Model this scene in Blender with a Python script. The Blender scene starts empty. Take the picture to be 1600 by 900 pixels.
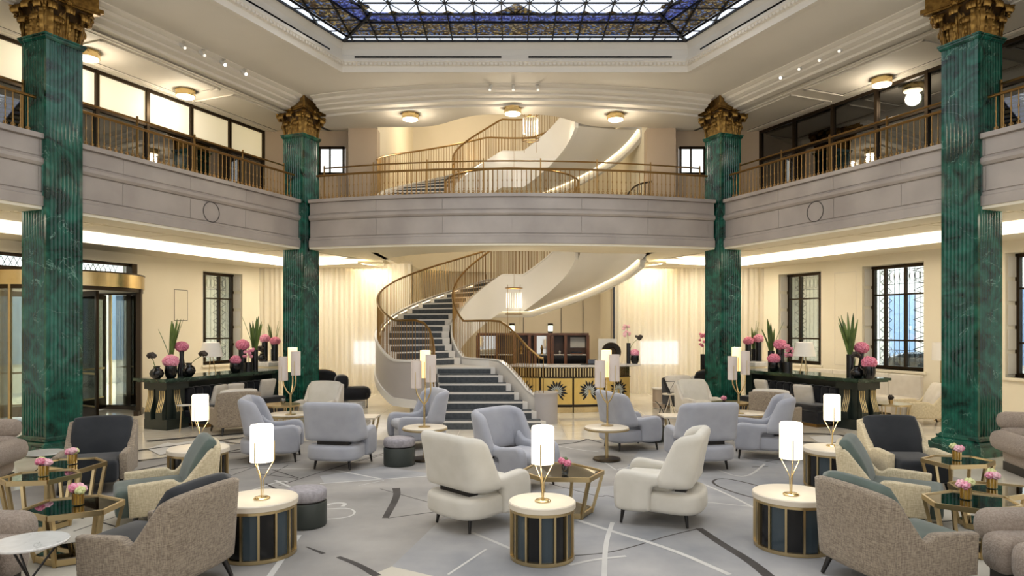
import bpy, math, random
from mathutils import Vector, Matrix
from mathutils.geometry import tessellate_polygon
random.seed(7)
sc = bpy.context.scene
col = sc.collection
pi = math.pi
F, H, HZ = 1067.0, 2.0, 510.0            # focal length in pixels, eye height, horizon row of the 1600x900 frame

# ------------------------------------------------------------------ camera
cd = bpy.data.cameras.new('camera'); cam = bpy.data.objects.new('camera', cd); col.objects.link(cam)
cam.location = (0, 0, H); cam.rotation_euler = (pi / 2, 0, 0)
cd.sensor_width = 36.0; cd.lens = 36.0 * F / 1600.0; cd.shift_y = (HZ - 450.0) / 1600.0
cd.clip_end = 300
sc.camera = cam
sc.view_settings.view_transform = 'Standard'; sc.view_settings.look = 'None'
sc.view_settings.gamma = 1.0; sc.view_settings.use_curve_mapping = False
sc.view_settings.exposure = 0.27
sc.cycles.use_denoising = True
sc.cycles.max_bounces = 7; sc.cycles.diffuse_bounces = 4; sc.cycles.glossy_bounces = 3
sc.cycles.transmission_bounces = 4; sc.cycles.transparent_max_bounces = 10
sc.cycles.caustics_reflective = False; sc.cycles.caustics_refractive = False
sc.cycles.sample_clamp_indirect = 6.0
# ------------------------------------------------------------------ world: soft overcast day
w = bpy.data.worlds.new('overcast_day'); sc.world = w; w.use_nodes = True
w.node_tree.nodes['Background'].inputs[0].default_value = (1.0, 0.985, 0.965, 1)
w.node_tree.nodes['Background'].inputs[1].default_value = 1.0

def light(name, kind, loc, power, color=(1, .86, .66), size=.1, size_y=None, rot=(0, 0, 0), spot=None, blend=.6, spread=None):
    l = bpy.data.lights.new(name, kind); o = bpy.data.objects.new(name, l); col.objects.link(o)
    l.energy = power; l.color = color; o.location = loc; o.rotation_euler = rot
    if kind == 'AREA':
        l.size = size
        if size_y: l.shape = 'RECTANGLE'; l.size_y = size_y
        if spread: l.spread = spread
    elif kind == 'SPOT':
        l.spot_size = spot or 1.0; l.spot_blend = blend; l.shadow_soft_size = size
    else: l.shadow_soft_size = size
    return o

# ------------------------------------------------------------------ helpers
def lin(h):
    h = h.lstrip('#'); r = []
    for i in (0, 2, 4):
        c = int(h[i:i + 2], 16) / 255.0
        r.append(c / 12.92 if c <= .04045 else ((c + .055) / 1.055) ** 2.4)
    return (r[0], r[1], r[2], 1.0)

def P(px, py, z=0.0):
    d = F * (H - z) / (py - HZ)
    return Vector(((px - 800.0) * d / F, d, z))
def PD(px, py, d):
    return Vector(((px - 800.0) * d / F, d, H + (HZ - py) * d / F))

def _blob():
    v = [Vector(d) for d in ((1, 0, 0), (-1, 0, 0), (0, 1, 0), (0, -1, 0), (0, 0, 1), (0, 0, -1))]; mid = {}; fs = []
    def m(i, j):
        k = (min(i, j), max(i, j))
        if k not in mid: mid[k] = len(v); v.append((v[i] + v[j]).normalized())
        return mid[k]
    for a, b, c in [(0, 2, 4), (2, 1, 4), (1, 3, 4), (3, 0, 4), (2, 0, 5), (1, 2, 5), (3, 1, 5), (0, 3, 5)]:
        x, y, z = m(a, b), m(b, c), m(c, a); fs += [(a, x, z), (x, b, y), (z, y, c), (x, y, z)]
    return v, fs
BLOB_V, BLOB_F = _blob()
class MB:
    def __init__(s): s.v = []; s.f = []
    def add(s, vs, fs, m=None):
        b = len(s.v)
        s.v += [tuple(m @ Vector(v)) if m else tuple(v) for v in vs]
        s.f += [tuple(i + b for i in f) for f in fs]
        return s
    def box(s, x0, x1, y0, y1, z0, z1, m=None):
        vs = [(x0, y0, z0), (x1, y0, z0), (x1, y1, z0), (x0, y1, z0), (x0, y0, z1), (x1, y0, z1), (x1, y1, z1), (x0, y1, z1)]
        return s.add(vs, [(3, 2, 1, 0), (4, 5, 6, 7), (0, 1, 5, 4), (1, 2, 6, 5), (2, 3, 7, 6), (3, 0, 4, 7)], m)
    def frustum(s, a, b, z0, z1, m=None):       # a, b: (cx,cy,hx,hy)
        vs = []
        for (cx, cy, hx, hy), z in ((a, z0), (b, z1)):
            vs += [(cx - hx, cy - hy, z), (cx + hx, cy - hy, z), (cx + hx, cy + hy, z), (cx - hx, cy + hy, z)]
        return s.add(vs, [(3, 2, 1, 0), (4, 5, 6, 7), (0, 1, 5, 4), (1, 2, 6, 5), (2, 3, 7, 6), (3, 0, 4, 7)], m)
    def bar(s, p, q, w, h=None):                # rectangular bar between two points
        p, q = Vector(p), Vector(q); h = h or w
        d = (q - p).normalized(); up = Vector((0, 0, 1))
        if abs(d.z) > .98: up = Vector((0, 1, 0))
        a = d.cross(up).normalized() * (w / 2); b = a.cross(d).normalized() * (h / 2)
        vs = [c + sa * a + sb * b for c in (p, q) for sa, sb in ((-1, -1), (1, -1), (1, 1), (-1, 1))]
        return s.add(vs, [(3, 2, 1, 0), (4, 5, 6, 7), (0, 1, 5, 4), (1, 2, 6, 5), (2, 3, 7, 6), (3, 0, 4, 7)])
    def tube(s, path, r, n=8, closed=False, m=None):
        path = [Vector(p) for p in path]; k = len(path); vs = []; fs = []
        rr = r if isinstance(r, (list, tuple)) else [r] * k
        last = None
        for i, p in enumerate(path):
            if closed: d = path[(i + 1) % k] - path[i - 1]
            else: d = path[min(i + 1, k - 1)] - path[max(i - 1, 0)]
            d = d.normalized() if d.length > 1e-9 else Vector((0, 0, 1))
            if last is None:
                up = Vector((0, 0, 1)) if abs(d.z) < .9 else Vector((1, 0, 0))
                a = d.cross(up).normalized()
            else:
                a = last - d * last.dot(d)
                a = a.normalized() if a.length > 1e-6 else d.orthogonal().normalized()
            last = a; b = d.cross(a)
            for j in range(n):
                t = 2 * pi * j / n
                vs.append(p + (a * math.cos(t) + b * math.sin(t)) * rr[i])
        for i in range(k if closed else k - 1):
            for j in range(n):
                i2 = (i + 1) % k
                fs.append((i * n + j, i * n + (j + 1) % n, i2 * n + (j + 1) % n, i2 * n + j))
        if not closed: fs += [tuple(range(n))[::-1], tuple((k - 1) * n + j for j in range(n))]
        return s.add(vs, fs, m)
    def lathe(s, prof, n=24, c=(0, 0, 0), m=None, sx=1, sy=1):
        vs = []; fs = []
        for r, z in prof:
            for j in range(n):
                t = 2 * pi * j / n
                vs.append((c[0] + r * math.cos(t) * sx, c[1] + r * math.sin(t) * sy, c[2] + z))
        k = len(prof)
        for i in range(k - 1):
            for j in range(n):
                fs.append((i * n + j, i * n + (j + 1) % n, (i + 1) * n + (j + 1) % n, (i + 1) * n + j))
        fs += [tuple(range(n))[::-1], tuple((k - 1) * n + j for j in range(n))]
        return s.add(vs, fs, m)
    def prism(s, poly, z0, z1, m=None):
        n = len(poly)
        vs = [(p[0], p[1], z0) for p in poly] + [(p[0], p[1], z1) for p in poly]
        fs = [(i, (i + 1) % n, n + (i + 1) % n, n + i) for i in range(n)]
        tri = tessellate_polygon([[Vector((p[0], p[1], 0)) for p in poly]]) if n > 4 else None
        if tri:
            fs += [tuple(reversed(t)) for t in tri] + [tuple(i + n for i in t) for t in tri]
        else:
            fs += [tuple(range(n))[::-1], tuple(range(n, 2 * n))]
        return s.add(vs, fs, m)
    def rprism(s, poly, d0, d1, r, m=None, segs=4):   # rounded-rim prism along local z; poly counter-clockwise
        n = len(poly); loops = []
        def off(k):
            out = []
            for i in range(n):
                a, b, c = Vector(poly[i - 1][:2]), Vector(poly[i][:2]), Vector(poly[(i + 1) % n][:2])
                e1 = (b - a); e2 = (c - b)
                e1 = e1.normalized() if e1.length > 1e-9 else Vector((1, 0)); e2 = e2.normalized() if e2.length > 1e-9 else e1
                n1 = Vector((-e1.y, e1.x)); n2 = Vector((-e2.y, e2.x)); q = n1 + n2
                q = q.normalized() if q.length > 1e-6 else n1
                out.append(b + q * k / max(.5, q.dot(n1)))
            return out
        for i in range(segs + 1):
            t = pi / 2 * i / segs
            loops.append((off(r * (1 - math.sin(t))), d0 + r * (1 - math.cos(t))))
        for i in range(segs + 1):
            t = pi / 2 * (1 - i / segs)
            loops.append((off(r * (1 - math.sin(t))), d1 - r * (1 - math.cos(t))))
        vs = [(p.x, p.y, z) for lp, z in loops for p in lp]; fs = []
        for i in range(len(loops) - 1):
            for j in range(n): fs.append((i * n + j, i * n + (j + 1) % n, (i + 1) * n + (j + 1) % n, (i + 1) * n + j))
        tri = tessellate_polygon([[Vector((p.x, p.y, 0)) for p in loops[0][0]]])
        fs += [tuple(reversed(t)) for t in tri] + [tuple(i + (len(loops) - 1) * n for i in t) for t in tri]
        return s.add(vs, fs, m)
    def rbox(s, x0, x1, y0, y1, z0, z1, r, m=None, bulge=0.0, k=3):   # rounded box, optionally pillowed
        hx, hy, hz = (x1 - x0) / 2, (y1 - y0) / 2, (z1 - z0) / 2; c = Vector(((x0 + x1) / 2, (y0 + y1) / 2, (z0 + z1) / 2))
        r = min(r, hx, hy, hz)
        def ticks(h):
            a = [-h + r * (1 - math.cos(pi / 2 * i / k)) for i in range(k + 1)]
            mid = [-(h - r) + 2 * (h - r) * i / 4 for i in range(1, 4)]
            return a + mid + [-x for x in reversed(a)]
        tx, ty, tz = ticks(hx), ticks(hy), ticks(hz); vs = []; fs = []; idx = {}
        hh = Vector((hx, hy, hz))
        def vert(p):
            key = (round(p[0], 5), round(p[1], 5), round(p[2], 5))
            if key in idx: return idx[key]
            q = Vector([max(-(hh[i] - r), min(hh[i] - r, p[i])) for i in range(3)])
            d = Vector(p) - q; d = d.normalized() * r if d.length > 1e-9 else d
            o = q + d
            if bulge:
                g = 1.0
                u, v, t = (abs(p[i] / hh[i]) for i in range(3))
                o = Vector((o.x * (1 + bulge * (1 - v * v) * (1 - t * t)), o.y * (1 + bulge * (1 - u * u) * (1 - t * t)), o.z + math.copysign(bulge * min(hx, hy) * (1 - u * u) * (1 - v * v), o.z) if abs(o.z) > 1e-6 else o.z))
            idx[key] = len(vs); vs.append(c + o); return idx[key]
        def face(ax, sgn, A, B):
            for i in range(len(A) - 1):
                for j in range(len(B) - 1):
                    q = []
                    for a, b in ((A[i], B[j]), (A[i + 1], B[j]), (A[i + 1], B[j + 1]), (A[i], B[j + 1])):
                        p = [0, 0, 0]; o = [t for t in range(3) if t != ax]
                        p[ax] = sgn * hh[ax]; p[o[0]] = a; p[o[1]] = b; q.append(vert(p))
                    flip = (sgn < 0) ^ (ax == 1)
                    if len(set(q)) >= 3: fs.append(tuple(reversed(q)) if flip else tuple(q))
        for sg in (-1, 1): face(0, sg, ty, tz); face(1, sg, tx, tz); face(2, sg, tx, ty)
        return s.add(vs, fs, m)
    def grid(s, fn, nu, nv, m=None, closeu=False):
        vs = [fn(i / (nu if closeu else nu - 1), j / (nv - 1)) for i in range(nu) for j in range(nv)]; fs = []
        for i in range(nu if closeu else nu - 1):
            for j in range(nv - 1):
                i2 = (i + 1) % nu
                fs.append((i * nv + j, i2 * nv + j, i2 * nv + j + 1, i * nv + j + 1))
        return s.add(vs, fs, m)
    def sheet(s, fn, th, nu, nv, m=None):        # thick sheet with a rounded rim
        e = 1e-3; A = []; B = []; 
        G = [[Vector(fn(i / (nu - 1), j / (nv - 1))) for j in range(nv)] for i in range(nu)]
        def nor(i, j):
            du = G[min(i + 1, nu - 1)][j] - G[max(i - 1, 0)][j]; dv = G[i][min(j + 1, nv - 1)] - G[i][max(j - 1, 0)]
            q = du.cross(dv); return q.normalized() if q.length > 1e-12 else Vector((0, 0, 1))
        N = [[nor(i, j) for j in range(nv)] for i in range(nu)]
        vs = [G[i][j] + N[i][j] * th / 2 for i in range(nu) for j in range(nv)] + [G[i][j] - N[i][j] * th / 2 for i in range(nu) for j in range(nv)]
        fs = []; o = nu * nv
        for i in range(nu - 1):
            for j in range(nv - 1):
                a, b, c, d = i * nv + j, (i + 1) * nv + j, (i + 1) * nv + j + 1, i * nv + j + 1
                fs.append((a, b, c, d)); fs.append((o + d, o + c, o + b, o + a))
        rim = [(i, 0) for i in range(nu)] + [(nu - 1, j) for j in range(1, nv)] + [(i, nv - 1) for i in range(nu - 2, -1, -1)] + [(0, j) for j in range(nv - 2, 0, -1)]
        k = len(rim); base = len(vs)
        for lvl in (.7, 1.0, .7):
            for t, (i, j) in enumerate(rim):
                a = G[rim[t - 1][0]][rim[t - 1][1]]; b = G[rim[(t + 1) % k][0]][rim[(t + 1) % k][1]]
                out = (b - a).cross(N[i][j]); out = out.normalized() if out.length > 1e-9 else Vector((0, 0, 0))
                ci = G[min(max(i, 1), nu - 2)][min(max(j, 1), nv - 2)]
                if out.dot(G[i][j] - ci) < 0: out = -out
                sg = {.7: 1}.get(lvl, 0)
                vs.append(G[i][j] + out * th / 2 * lvl)
        # offset the three rim rings across the thickness
        for q, sg in ((0, .7), (1, 0), (2, -.7)):
            for t, (i, j) in enumerate(rim): vs[base + q * k + t] = vs[base + q * k + t] + N[i][j] * th / 2 * sg
        rings = [[i * nv + j for i, j in rim]] + [[base + q * k + t for t in range(k)] for q in range(3)] + [[o + i * nv + j for i, j in rim]]
        for q in range(4):
            for t in range(k):
                fs.append((rings[q][t], rings[q + 1][t], rings[q + 1][(t + 1) % k], rings[q][(t + 1) % k]))
        return s.add(vs, fs, m)
    def sweep(s, path, prof, caps=True):         # path: list of (point2, normal2); prof: closed (n,z) polygon
        k = len(prof); vs = []; fs = []
        for p, n in path:
            for a, z in prof: vs.append((p[0] + n[0] * a, p[1] + n[1] * a, z))
        for i in range(len(path) - 1):
            for j in range(k): fs.append((i * k + j, i * k + (j + 1) % k, (i + 1) * k + (j + 1) % k, (i + 1) * k + j))
        if caps:
            tri = tessellate_polygon([[Vector((a, z, 0)) for a, z in prof]])
            fs += [tuple(t) for t in tri] + [tuple((len(path) - 1) * k + i for i in reversed(t)) for t in tri]
        return s.add(vs, fs)
    def poly(s, loops, z):                       # flat polygon with holes
        loops3 = [[Vector((p[0], p[1], 0)) for p in lp] for lp in loops]
        tri = tessellate_polygon(loops3); vs = [(p[0], p[1], z) for lp in loops for p in lp]
        return s.add(vs, [tuple(t) for t in tri])
    def blobs(s, c, r, n, br, squash=1.0, seed=1):  # cluster of little petals on a sphere
        rnd = random.Random(seed)
        for i in range(n):
            z = 1 - 2 * (i + .5) / n; t = i * 2.39996; q = math.sqrt(max(0, 1 - z * z))
            p = Vector((c[0] + r * q * math.cos(t), c[1] + r * q * math.sin(t), c[2] + r * z * squash)); b = br * rnd.uniform(.75, 1.2)
            s.add([p + d * b for d in BLOB_V], BLOB_F)
        return s
    def mesh(s, name, mat, ang=38):
        me = bpy.data.meshes.new(name); me.from_pydata(s.v, [], s.f)
        import bmesh
        b = bmesh.new(); b.from_mesh(me); bmesh.ops.recalc_face_normals(b, faces=b.faces); b.to_mesh(me); b.free()
        if mat: me.materials.append(mat)
        if ang: me.shade_smooth(); me.set_sharp_from_angle(angle=math.radians(ang))
        me.update(); return me
    def build(s, name, mat, parent=None, ang=38, loc=None, rot=None, **kw):
        o = bpy.data.objects.new(name, s.mesh(name, mat, ang)); col.objects.link(o)
        if parent: o.parent = parent
        if loc is not None: o.location = loc
        if rot is not None: o.rotation_euler = rot
        for k, v in kw.items(): o[k] = v
        return o

def inst(me, name, parent=None, m=None, **kw):
    o = bpy.data.objects.new(name, me); col.objects.link(o)
    if parent: o.parent = parent
    if m is not None: o.matrix_local = m
    for k, v in kw.items(): o[k] = v
    return o
def tag(o, label, cat, group=None, kind=None):
    o['label'] = label; o['category'] = cat
    if group: o['group'] = group
    if kind: o['kind'] = kind
    return o
def thing(name, label, cat, loc=(0, 0, 0), rz=0, group=None, kind=None):
    o = bpy.data.objects.new(name, None); col.objects.link(o); o.empty_display_size = .1
    o.location = loc; o.rotation_euler = (0, 0, rz)
    return tag(o, label, cat, group, kind)
def dup(root, loc=None, rz=None, label=None, group=None, scale=None):
    r = root.copy(); col.objects.link(r)
    if loc is not None: r.location = loc
    if rz is not None: r.rotation_euler = (0, 0, rz)
    if scale: r.scale = (scale,) * 3
    if label: r['label'] = label
    if group: r['group'] = group
    for ch in root.children:
        c = ch.copy(); col.objects.link(c); c.parent = r
        for g in ch.children:
            d = g.copy(); col.objects.link(d); d.parent = c
    return r
def struct(name, mb, mat, parent=None, ang=38, **kw):
    o = mb.build(name, mat, parent, ang)
    if not parent: o['kind'] = 'structure'
    for k, v in kw.items(): o[k] = v
    return o
def T(x, y, z, rz=0, rx=0, ry=0, s=1):
    return Matrix.Translation((x, y, z)) @ Matrix.Rotation(rz, 4, 'Z') @ Matrix.Rotation(ry, 4, 'Y') @ Matrix.Rotation(rx, 4, 'X') @ Matrix.Scale(s, 4)
def chaikin(pts, n=2, closed=True):
    pts = [Vector(p) for p in pts]
    for _ in range(n):
        out = []; k = len(pts)
        for i in range(k if closed else k - 1):
            a, b = pts[i], pts[(i + 1) % k]
            out += [a * .75 + b * .25, a * .25 + b * .75]
        if not closed: out = [pts[0]] + out + [pts[-1]]
        pts = out
    return pts
def resample(pts, step):
    pts = [Vector(p) for p in pts]; L = [0]
    for i in range(1, len(pts)): L.append(L[-1] + (pts[i] - pts[i - 1]).length)
    n = max(2, int(round(L[-1] / step)) + 1); out = []; j = 0
    for i in range(n):
        t = L[-1] * i / (n - 1)
        while j < len(L) - 2 and L[j + 1] < t: j += 1
        f = (t - L[j]) / max(1e-9, L[j + 1] - L[j]); out.append(pts[j].lerp(pts[j + 1], min(1, f)))
    return out

# ------------------------------------------------------------------ materials
def base(name):
    m = bpy.data.materials.new(name); m.use_nodes = True
    return m, m.node_tree, m.node_tree.nodes['Principled BSDF']
def setp(b, **k):
    for n, v in k.items():
        n = n.replace('_', ' ')
        if n in b.inputs: b.inputs[n].default_value = v
def mk(name, c1, c2=None, scale=8., rough=.5, metal=0., bump=0., bscale=None, stretch=(1, 1, 1), spec=.5, sheen=0., detail=4, contrast=(.35, .65), coat=0.):
    m, t, b = base(name)
    setp(b, Base_Color=lin(c1), Roughness=rough, Metallic=metal, Specular_IOR_Level=spec, Coat_Weight=coat, Coat_Roughness=.08)
    if sheen: setp(b, Sheen_Weight=sheen, Sheen_Roughness=.4)
    if c2 or bump:
        tc = t.nodes.new('ShaderNodeTexCoord'); mp = t.nodes.new('ShaderNodeMapping'); mp.inputs['Scale'].default_value = stretch
        t.links.new(tc.outputs['Object'], mp.inputs[0])
        if c2:
            n = t.nodes.new('ShaderNodeTexNoise'); n.inputs['Scale'].default_value = scale; n.inputs['Detail'].default_value = detail
            r = t.nodes.new('ShaderNodeValToRGB'); r.color_ramp.elements[0].color = lin(c1); r.color_ramp.elements[1].color = lin(c2)
            r.color_ramp.elements[0].position = contrast[0]; r.color_ramp.elements[1].position = contrast[1]
            t.links.new(mp.outputs[0], n.inputs['Vector']); t.links.new(n.outputs[0], r.inputs[0]); t.links.new(r.outputs[0], b.inputs['Base Color'])
        if bump:
            n2 = t.nodes.new('ShaderNodeTexNoise'); n2.inputs['Scale'].default_value = bscale or scale * 4; n2.inputs['Detail'].default_value = 3
            bp = t.nodes.new('ShaderNodeBump'); bp.inputs['Strength'].default_value = bump; bp.inputs['Distance'].default_value = .01
            t.links.new(mp.outputs[0], n2.inputs['Vector']); t.links.new(n2.outputs[0], bp.inputs['Height']); t.links.new(bp.outputs[0], b.inputs['Normal'])
    return m
def marble(name, c1, c2, vein, scale=1.2, rough=.15, vw=.03, vamt=.7, spec=.5, world=False):
    m, t, b = base(name); setp(b, Roughness=rough, Specular_IOR_Level=spec)
    tc = t.nodes.new('ShaderNodeTexCoord'); src = tc.outputs['Object']
    if world: src = t.nodes.new('ShaderNodeNewGeometry').outputs['Position']
    n = t.nodes.new('ShaderNodeTexNoise'); n.inputs['Scale'].default_value = scale * 3; n.inputs['Detail'].default_value = 8; n.inputs['Distortion'].default_value = 1.2
    r = t.nodes.new('ShaderNodeValToRGB'); r.color_ramp.elements[0].color = lin(c1); r.color_ramp.elements[1].color = lin(c2)
    r.color_ramp.elements[0].position = .35; r.color_ramp.elements[1].position = .72
    t.links.new(src, n.inputs['Vector']); t.links.new(n.outputs[0], r.inputs[0])
    n2 = t.nodes.new('ShaderNodeTexNoise'); n2.inputs['Scale'].default_value = scale; n2.inputs['Detail'].default_value = 5; n2.inputs['Distortion'].default_value = 1.6
    t.links.new(src, n2.inputs['Vector'])
    s1 = t.nodes.new('ShaderNodeMath'); s1.operation = 'SUBTRACT'; s1.inputs[1].default_value = .5; t.links.new(n2.outputs[0], s1.inputs[0])
    s2 = t.nodes.new('ShaderNodeMath'); s2.operation = 'ABSOLUTE'; t.links.new(s1.outputs[0], s2.inputs[0])
    mr = t.nodes.new('ShaderNodeMapRange'); mr.inputs['From Min'].default_value = 0; mr.inputs['From Max'].default_value = vw; mr.inputs['To Min'].default_value = vamt; mr.inputs['To Max'].default_value = 0
    t.links.new(s2.outputs[0], mr.inputs['Value'])
    n3 = t.nodes.new('ShaderNodeTexNoise'); n3.inputs['Scale'].default_value = scale * 1.7; t.links.new(src, n3.inputs['Vector'])
    mr3 = t.nodes.new('ShaderNodeMapRange'); mr3.inputs['From Min'].default_value = .45; mr3.inputs['From Max'].default_value = .62; t.links.new(n3.outputs[0], mr3.inputs['Value'])
    mu = t.nodes.new('ShaderNodeMath'); mu.operation = 'MULTIPLY'; t.links.new(mr.outputs[0], mu.inputs[0]); t.links.new(mr3.outputs[0], mu.inputs[1])
    mx = t.nodes.new('ShaderNodeMix'); mx.data_type = 'RGBA'; mx.inputs['B'].default_value = lin(vein)
    t.links.new(mu.outputs[0], mx.inputs['Factor']); t.links.new(r.outputs[0], mx.inputs['A']); t.links.new(mx.outputs['Result'], b.inputs['Base Color'])
    return m
def emit(name, c, strength):
    m, t, b = base(name); setp(b, Base_Color=(.8, .8, .8, 1), Emission_Color=lin(c), Emission_Strength=strength, Roughness=.6); return m
def glass(name, tint, refl=.15, rough=.02):
    m = bpy.data.materials.new(name); m.use_nodes = True; t = m.node_tree; t.nodes.clear()
    o = t.nodes.new('ShaderNodeOutputMaterial'); a = t.nodes.new('ShaderNodeBsdfTransparent'); a.inputs[0].default_value = lin(tint)
    g = t.nodes.new('ShaderNodeBsdfGlossy'); g.inputs['Roughness'].default_value = rough; g.inputs[0].default_value = (.9, .9, .9, 1)
    lw = t.nodes.new('ShaderNodeLayerWeight'); lw.inputs[0].default_value = .35
    mr = t.nodes.new('ShaderNodeMapRange'); mr.inputs['To Min'].default_value = refl * .4; mr.inputs['To Max'].default_value = min(1, refl * 4)
    mx = t.nodes.new('ShaderNodeMixShader'); t.links.new(lw.outputs['Fresnel'], mr.inputs['Value']); t.links.new(mr.outputs[0], mx.inputs[0])
    t.links.new(a.outputs[0], mx.inputs[1]); t.links.new(g.outputs[0], mx.inputs[2]); t.links.new(mx.outputs[0], o.inputs[0]); return m
def weave(name, c1, c2, sc_=190, rough=.9):
    m, t, b = base(name); setp(b, Roughness=rough, Specular_IOR_Level=.2, Sheen_Weight=.15)
    tc = t.nodes.new('ShaderNodeTexCoord'); outs = []
    for st in ((sc_ * .12, sc_ * .12, sc_), (sc_, sc_, sc_ * .12)):
        mp = t.nodes.new('ShaderNodeMapping'); mp.inputs['Scale'].default_value = st; n = t.nodes.new('ShaderNodeTexNoise'); n.inputs['Scale'].default_value = 1.0; n.inputs['Detail'].default_value = 2
        t.links.new(tc.outputs['Object'], mp.inputs[0]); t.links.new(mp.outputs[0], n.inputs['Vector']); outs.append(n.outputs[0])
    ad = t.nodes.new('ShaderNodeMath'); ad.operation = 'ADD'; t.links.new(outs[0], ad.inputs[0]); t.links.new(outs[1], ad.inputs[1])
    r = t.nodes.new('ShaderNodeMapRange'); r.inputs['From Min'].default_value = .75; r.inputs['From Max'].default_value = 1.25; t.links.new(ad.outputs[0], r.inputs['Value'])
    mx = t.nodes.new('ShaderNodeMix'); mx.data_type = 'RGBA'; mx.inputs['A'].default_value = lin(c1); mx.inputs['B'].default_value = lin(c2)
    t.links.new(r.outputs[0], mx.inputs['Factor']); t.links.new(mx.outputs['Result'], b.inputs['Base Color'])
    bp = t.nodes.new('ShaderNodeBump'); bp.inputs['Strength'].default_value = .35; bp.inputs['Distance'].default_value = .004; t.links.new(ad.outputs[0], bp.inputs['Height']); t.links.new(bp.outputs[0], b.inputs['Normal'])
    return m

m_green = marble('green_marble', '#062a21', '#236b58', '#8db8a7', 1.0, .13, .006, .6)
m_stone = mk('taupe_limestone', '#a0968e', '#b3a9a0', 1.1, .28, bump=.05, bscale=30, detail=6)
m_plaster = mk('ceiling_plaster', '#e6dfd2', '#ebe4d8', .6, .8)
m_plaster2 = mk('gallery_plaster', '#ddd5c6', '#e2dacc', .6, .75)
m_cream = mk('cream_plaster', '#e6dcc4', '#ebe2cc', .8, .7)
m_taupe = mk('taupe_wall', '#b8a48c', '#bfab93', .8, .7)
m_groove = mk('dark_joint', '#55504a', rough=.8)
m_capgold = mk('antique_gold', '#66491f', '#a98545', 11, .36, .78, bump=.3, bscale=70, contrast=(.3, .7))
m_capshade = mk('shaded_antique_gold', '#2e2110', '#5a4020', 11, .5, .6, bump=.3, bscale=60)  # darker gold copy: shade between capital leaves put into the bell colour
m_brass = mk('satin_brass', '#c9b387', rough=.3, metal=1.)
m_brassl = mk('polished_brass', '#dcc696', '#cfb681', 3, .22, 1.)
m_bronze = mk('bronze_rail', '#98784a', rough=.32, metal=1.)
m_darkbronze = mk('dark_bronze', '#3a2f22', rough=.35, metal=.8)
m_black = mk('black_lacquer', '#0c0c0d', rough=.15)
m_blackw = mk('black_stained_wood', '#17120f', rough=.4)
m_floor = marble('polished_cream_marble', '#d8cfbe', '#e4dccd', '#a79c8a', .5, .09, .02, .4, .5, True)
m_rug = mk('grey_rug', '#85827e', '#aea9a2', .9, .95, bump=.25, bscale=180, spec=.1, detail=9, contrast=(.3, .7))
m_rugblue = mk('blue_grey_rug_field', '#868789', '#b0adaa', 1.0, .95, bump=.25, bscale=180, spec=.1, detail=9, contrast=(.3, .7))
m_rugcream = mk('cream_rug_field', '#c3bcac', '#cfc8b9', .8, .95, bump=.2, bscale=180, spec=.1)
m_rugdark = mk('charcoal_rug_line', '#4b4744', '#55514e', 3, .95, spec=.1)
m_rugwhite = mk('ivory_rug_line', '#c2bfb9', '#c9c6c0', 3, .95, spec=.1)
m_white = mk('ivory_upholstery', '#cbc6ba', '#d2cdc2', 5, .9, bump=.12, bscale=220, sheen=.2, spec=.2)
m_lilac = mk('blue_grey_upholstery', '#a0a1a8', '#a8a9af', 5, .9, bump=.12, bscale=220, sheen=.25, spec=.2)
m_tweed = weave('brown_tweed', '#74675a', '#a89a86')
m_tweedl = weave('straw_tweed', '#b8a888', '#dccfaf')
m_velvet = mk('sage_velvet', '#4f5a54', '#5f6a63', 3, .8, sheen=.3, spec=.15)
m_char = mk('charcoal_velvet', '#2b2d30', '#343639', 3, .8, sheen=.25, spec=.15)
m_boucle = mk('taupe_boucle', '#94867a', '#a99b8d', 60, .95, bump=.9, bscale=120, sheen=.2, spec=.1)
m_blackvel = mk('black_velvet', '#19191c', '#242428', 4, .6, sheen=.5, spec=.2)
m_linen = mk('pale_linen', '#cfc7ba', '#d8d1c5', 6, .9, bump=.15, bscale=200, spec=.15)
m_creamtop = mk('cream_stone_top', '#d3c8b5', '#dbd1bf', 4, .3)
m_marbtop = marble('white_marble_top', '#d8d6d2', '#e2e0dc', '#8d8b88', 3, .15, .02, .6)
m_smoke = glass('smoked_glass', '#6b7568', .45)
m_smokeblue = glass('blue_smoked_glass', '#66747c', .3)
m_clear = glass('clear_glass', '#e9f0f2', .16)
m_bottle = glass('door_glass', '#dfe3dc', .22)
m_shade = emit('lit_shade', '#fff0d2', 1.3)
m_shadedim = mk('linen_shade', '#d8c9bd', '#dccfc4', 5, .85)
m_shadeyel = emit('glowing_candle_shade', '#ffd77a', 1.0)
m_lampoff = mk('white_lampshade', '#efe9de', rough=.8)
m_pink = mk('pink_petals', '#cf5a80', '#f4bccb', 55, .7)
m_rose = mk('deep_rose_petals', '#bd4469', '#eb9fb3', 55, .7)
m_palep = mk('pale_pink_petals', '#e7a9b8', '#f2cdd2', 60, .7)
m_lime = mk('lime_petals', '#c9cf8a', '#e3e2b0', 60, .7)
m_leaf = mk('green_leaf', '#2f4a20', '#7d944a', 5, .45, stretch=(1, 1, .2))
m_wood = mk('walnut', '#4a2a14', '#6b4123', 4, .35, stretch=(1, 1, .15))
m_goldpanel = mk('gold_leaf_panel', '#e3bf6a', '#e9ca7c', 3, .38, .55)
m_mirror = mk('mirror', '#c8c8c4', rough=.05, metal=1.)
m_darkgreenwood = mk('dark_green_lacquer', '#1c241f', '#242d28', 3, .3)
m_iron = mk('black_iron', '#17181a', rough=.5, metal=.3)
m_carpet = mk('grey_stair_carpet', '#4e5153', '#5a5d5f', 20, .95, bump=.3, bscale=200, spec=.1)
m_stairstone = mk('pale_stair_plaster', '#d8d2c8', '#ddd7ce', 1.5, .45)
m_shaftw = mk('glossy_white_soffit', '#e0ddd7', '#e4e1db', .8, .22)
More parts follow.
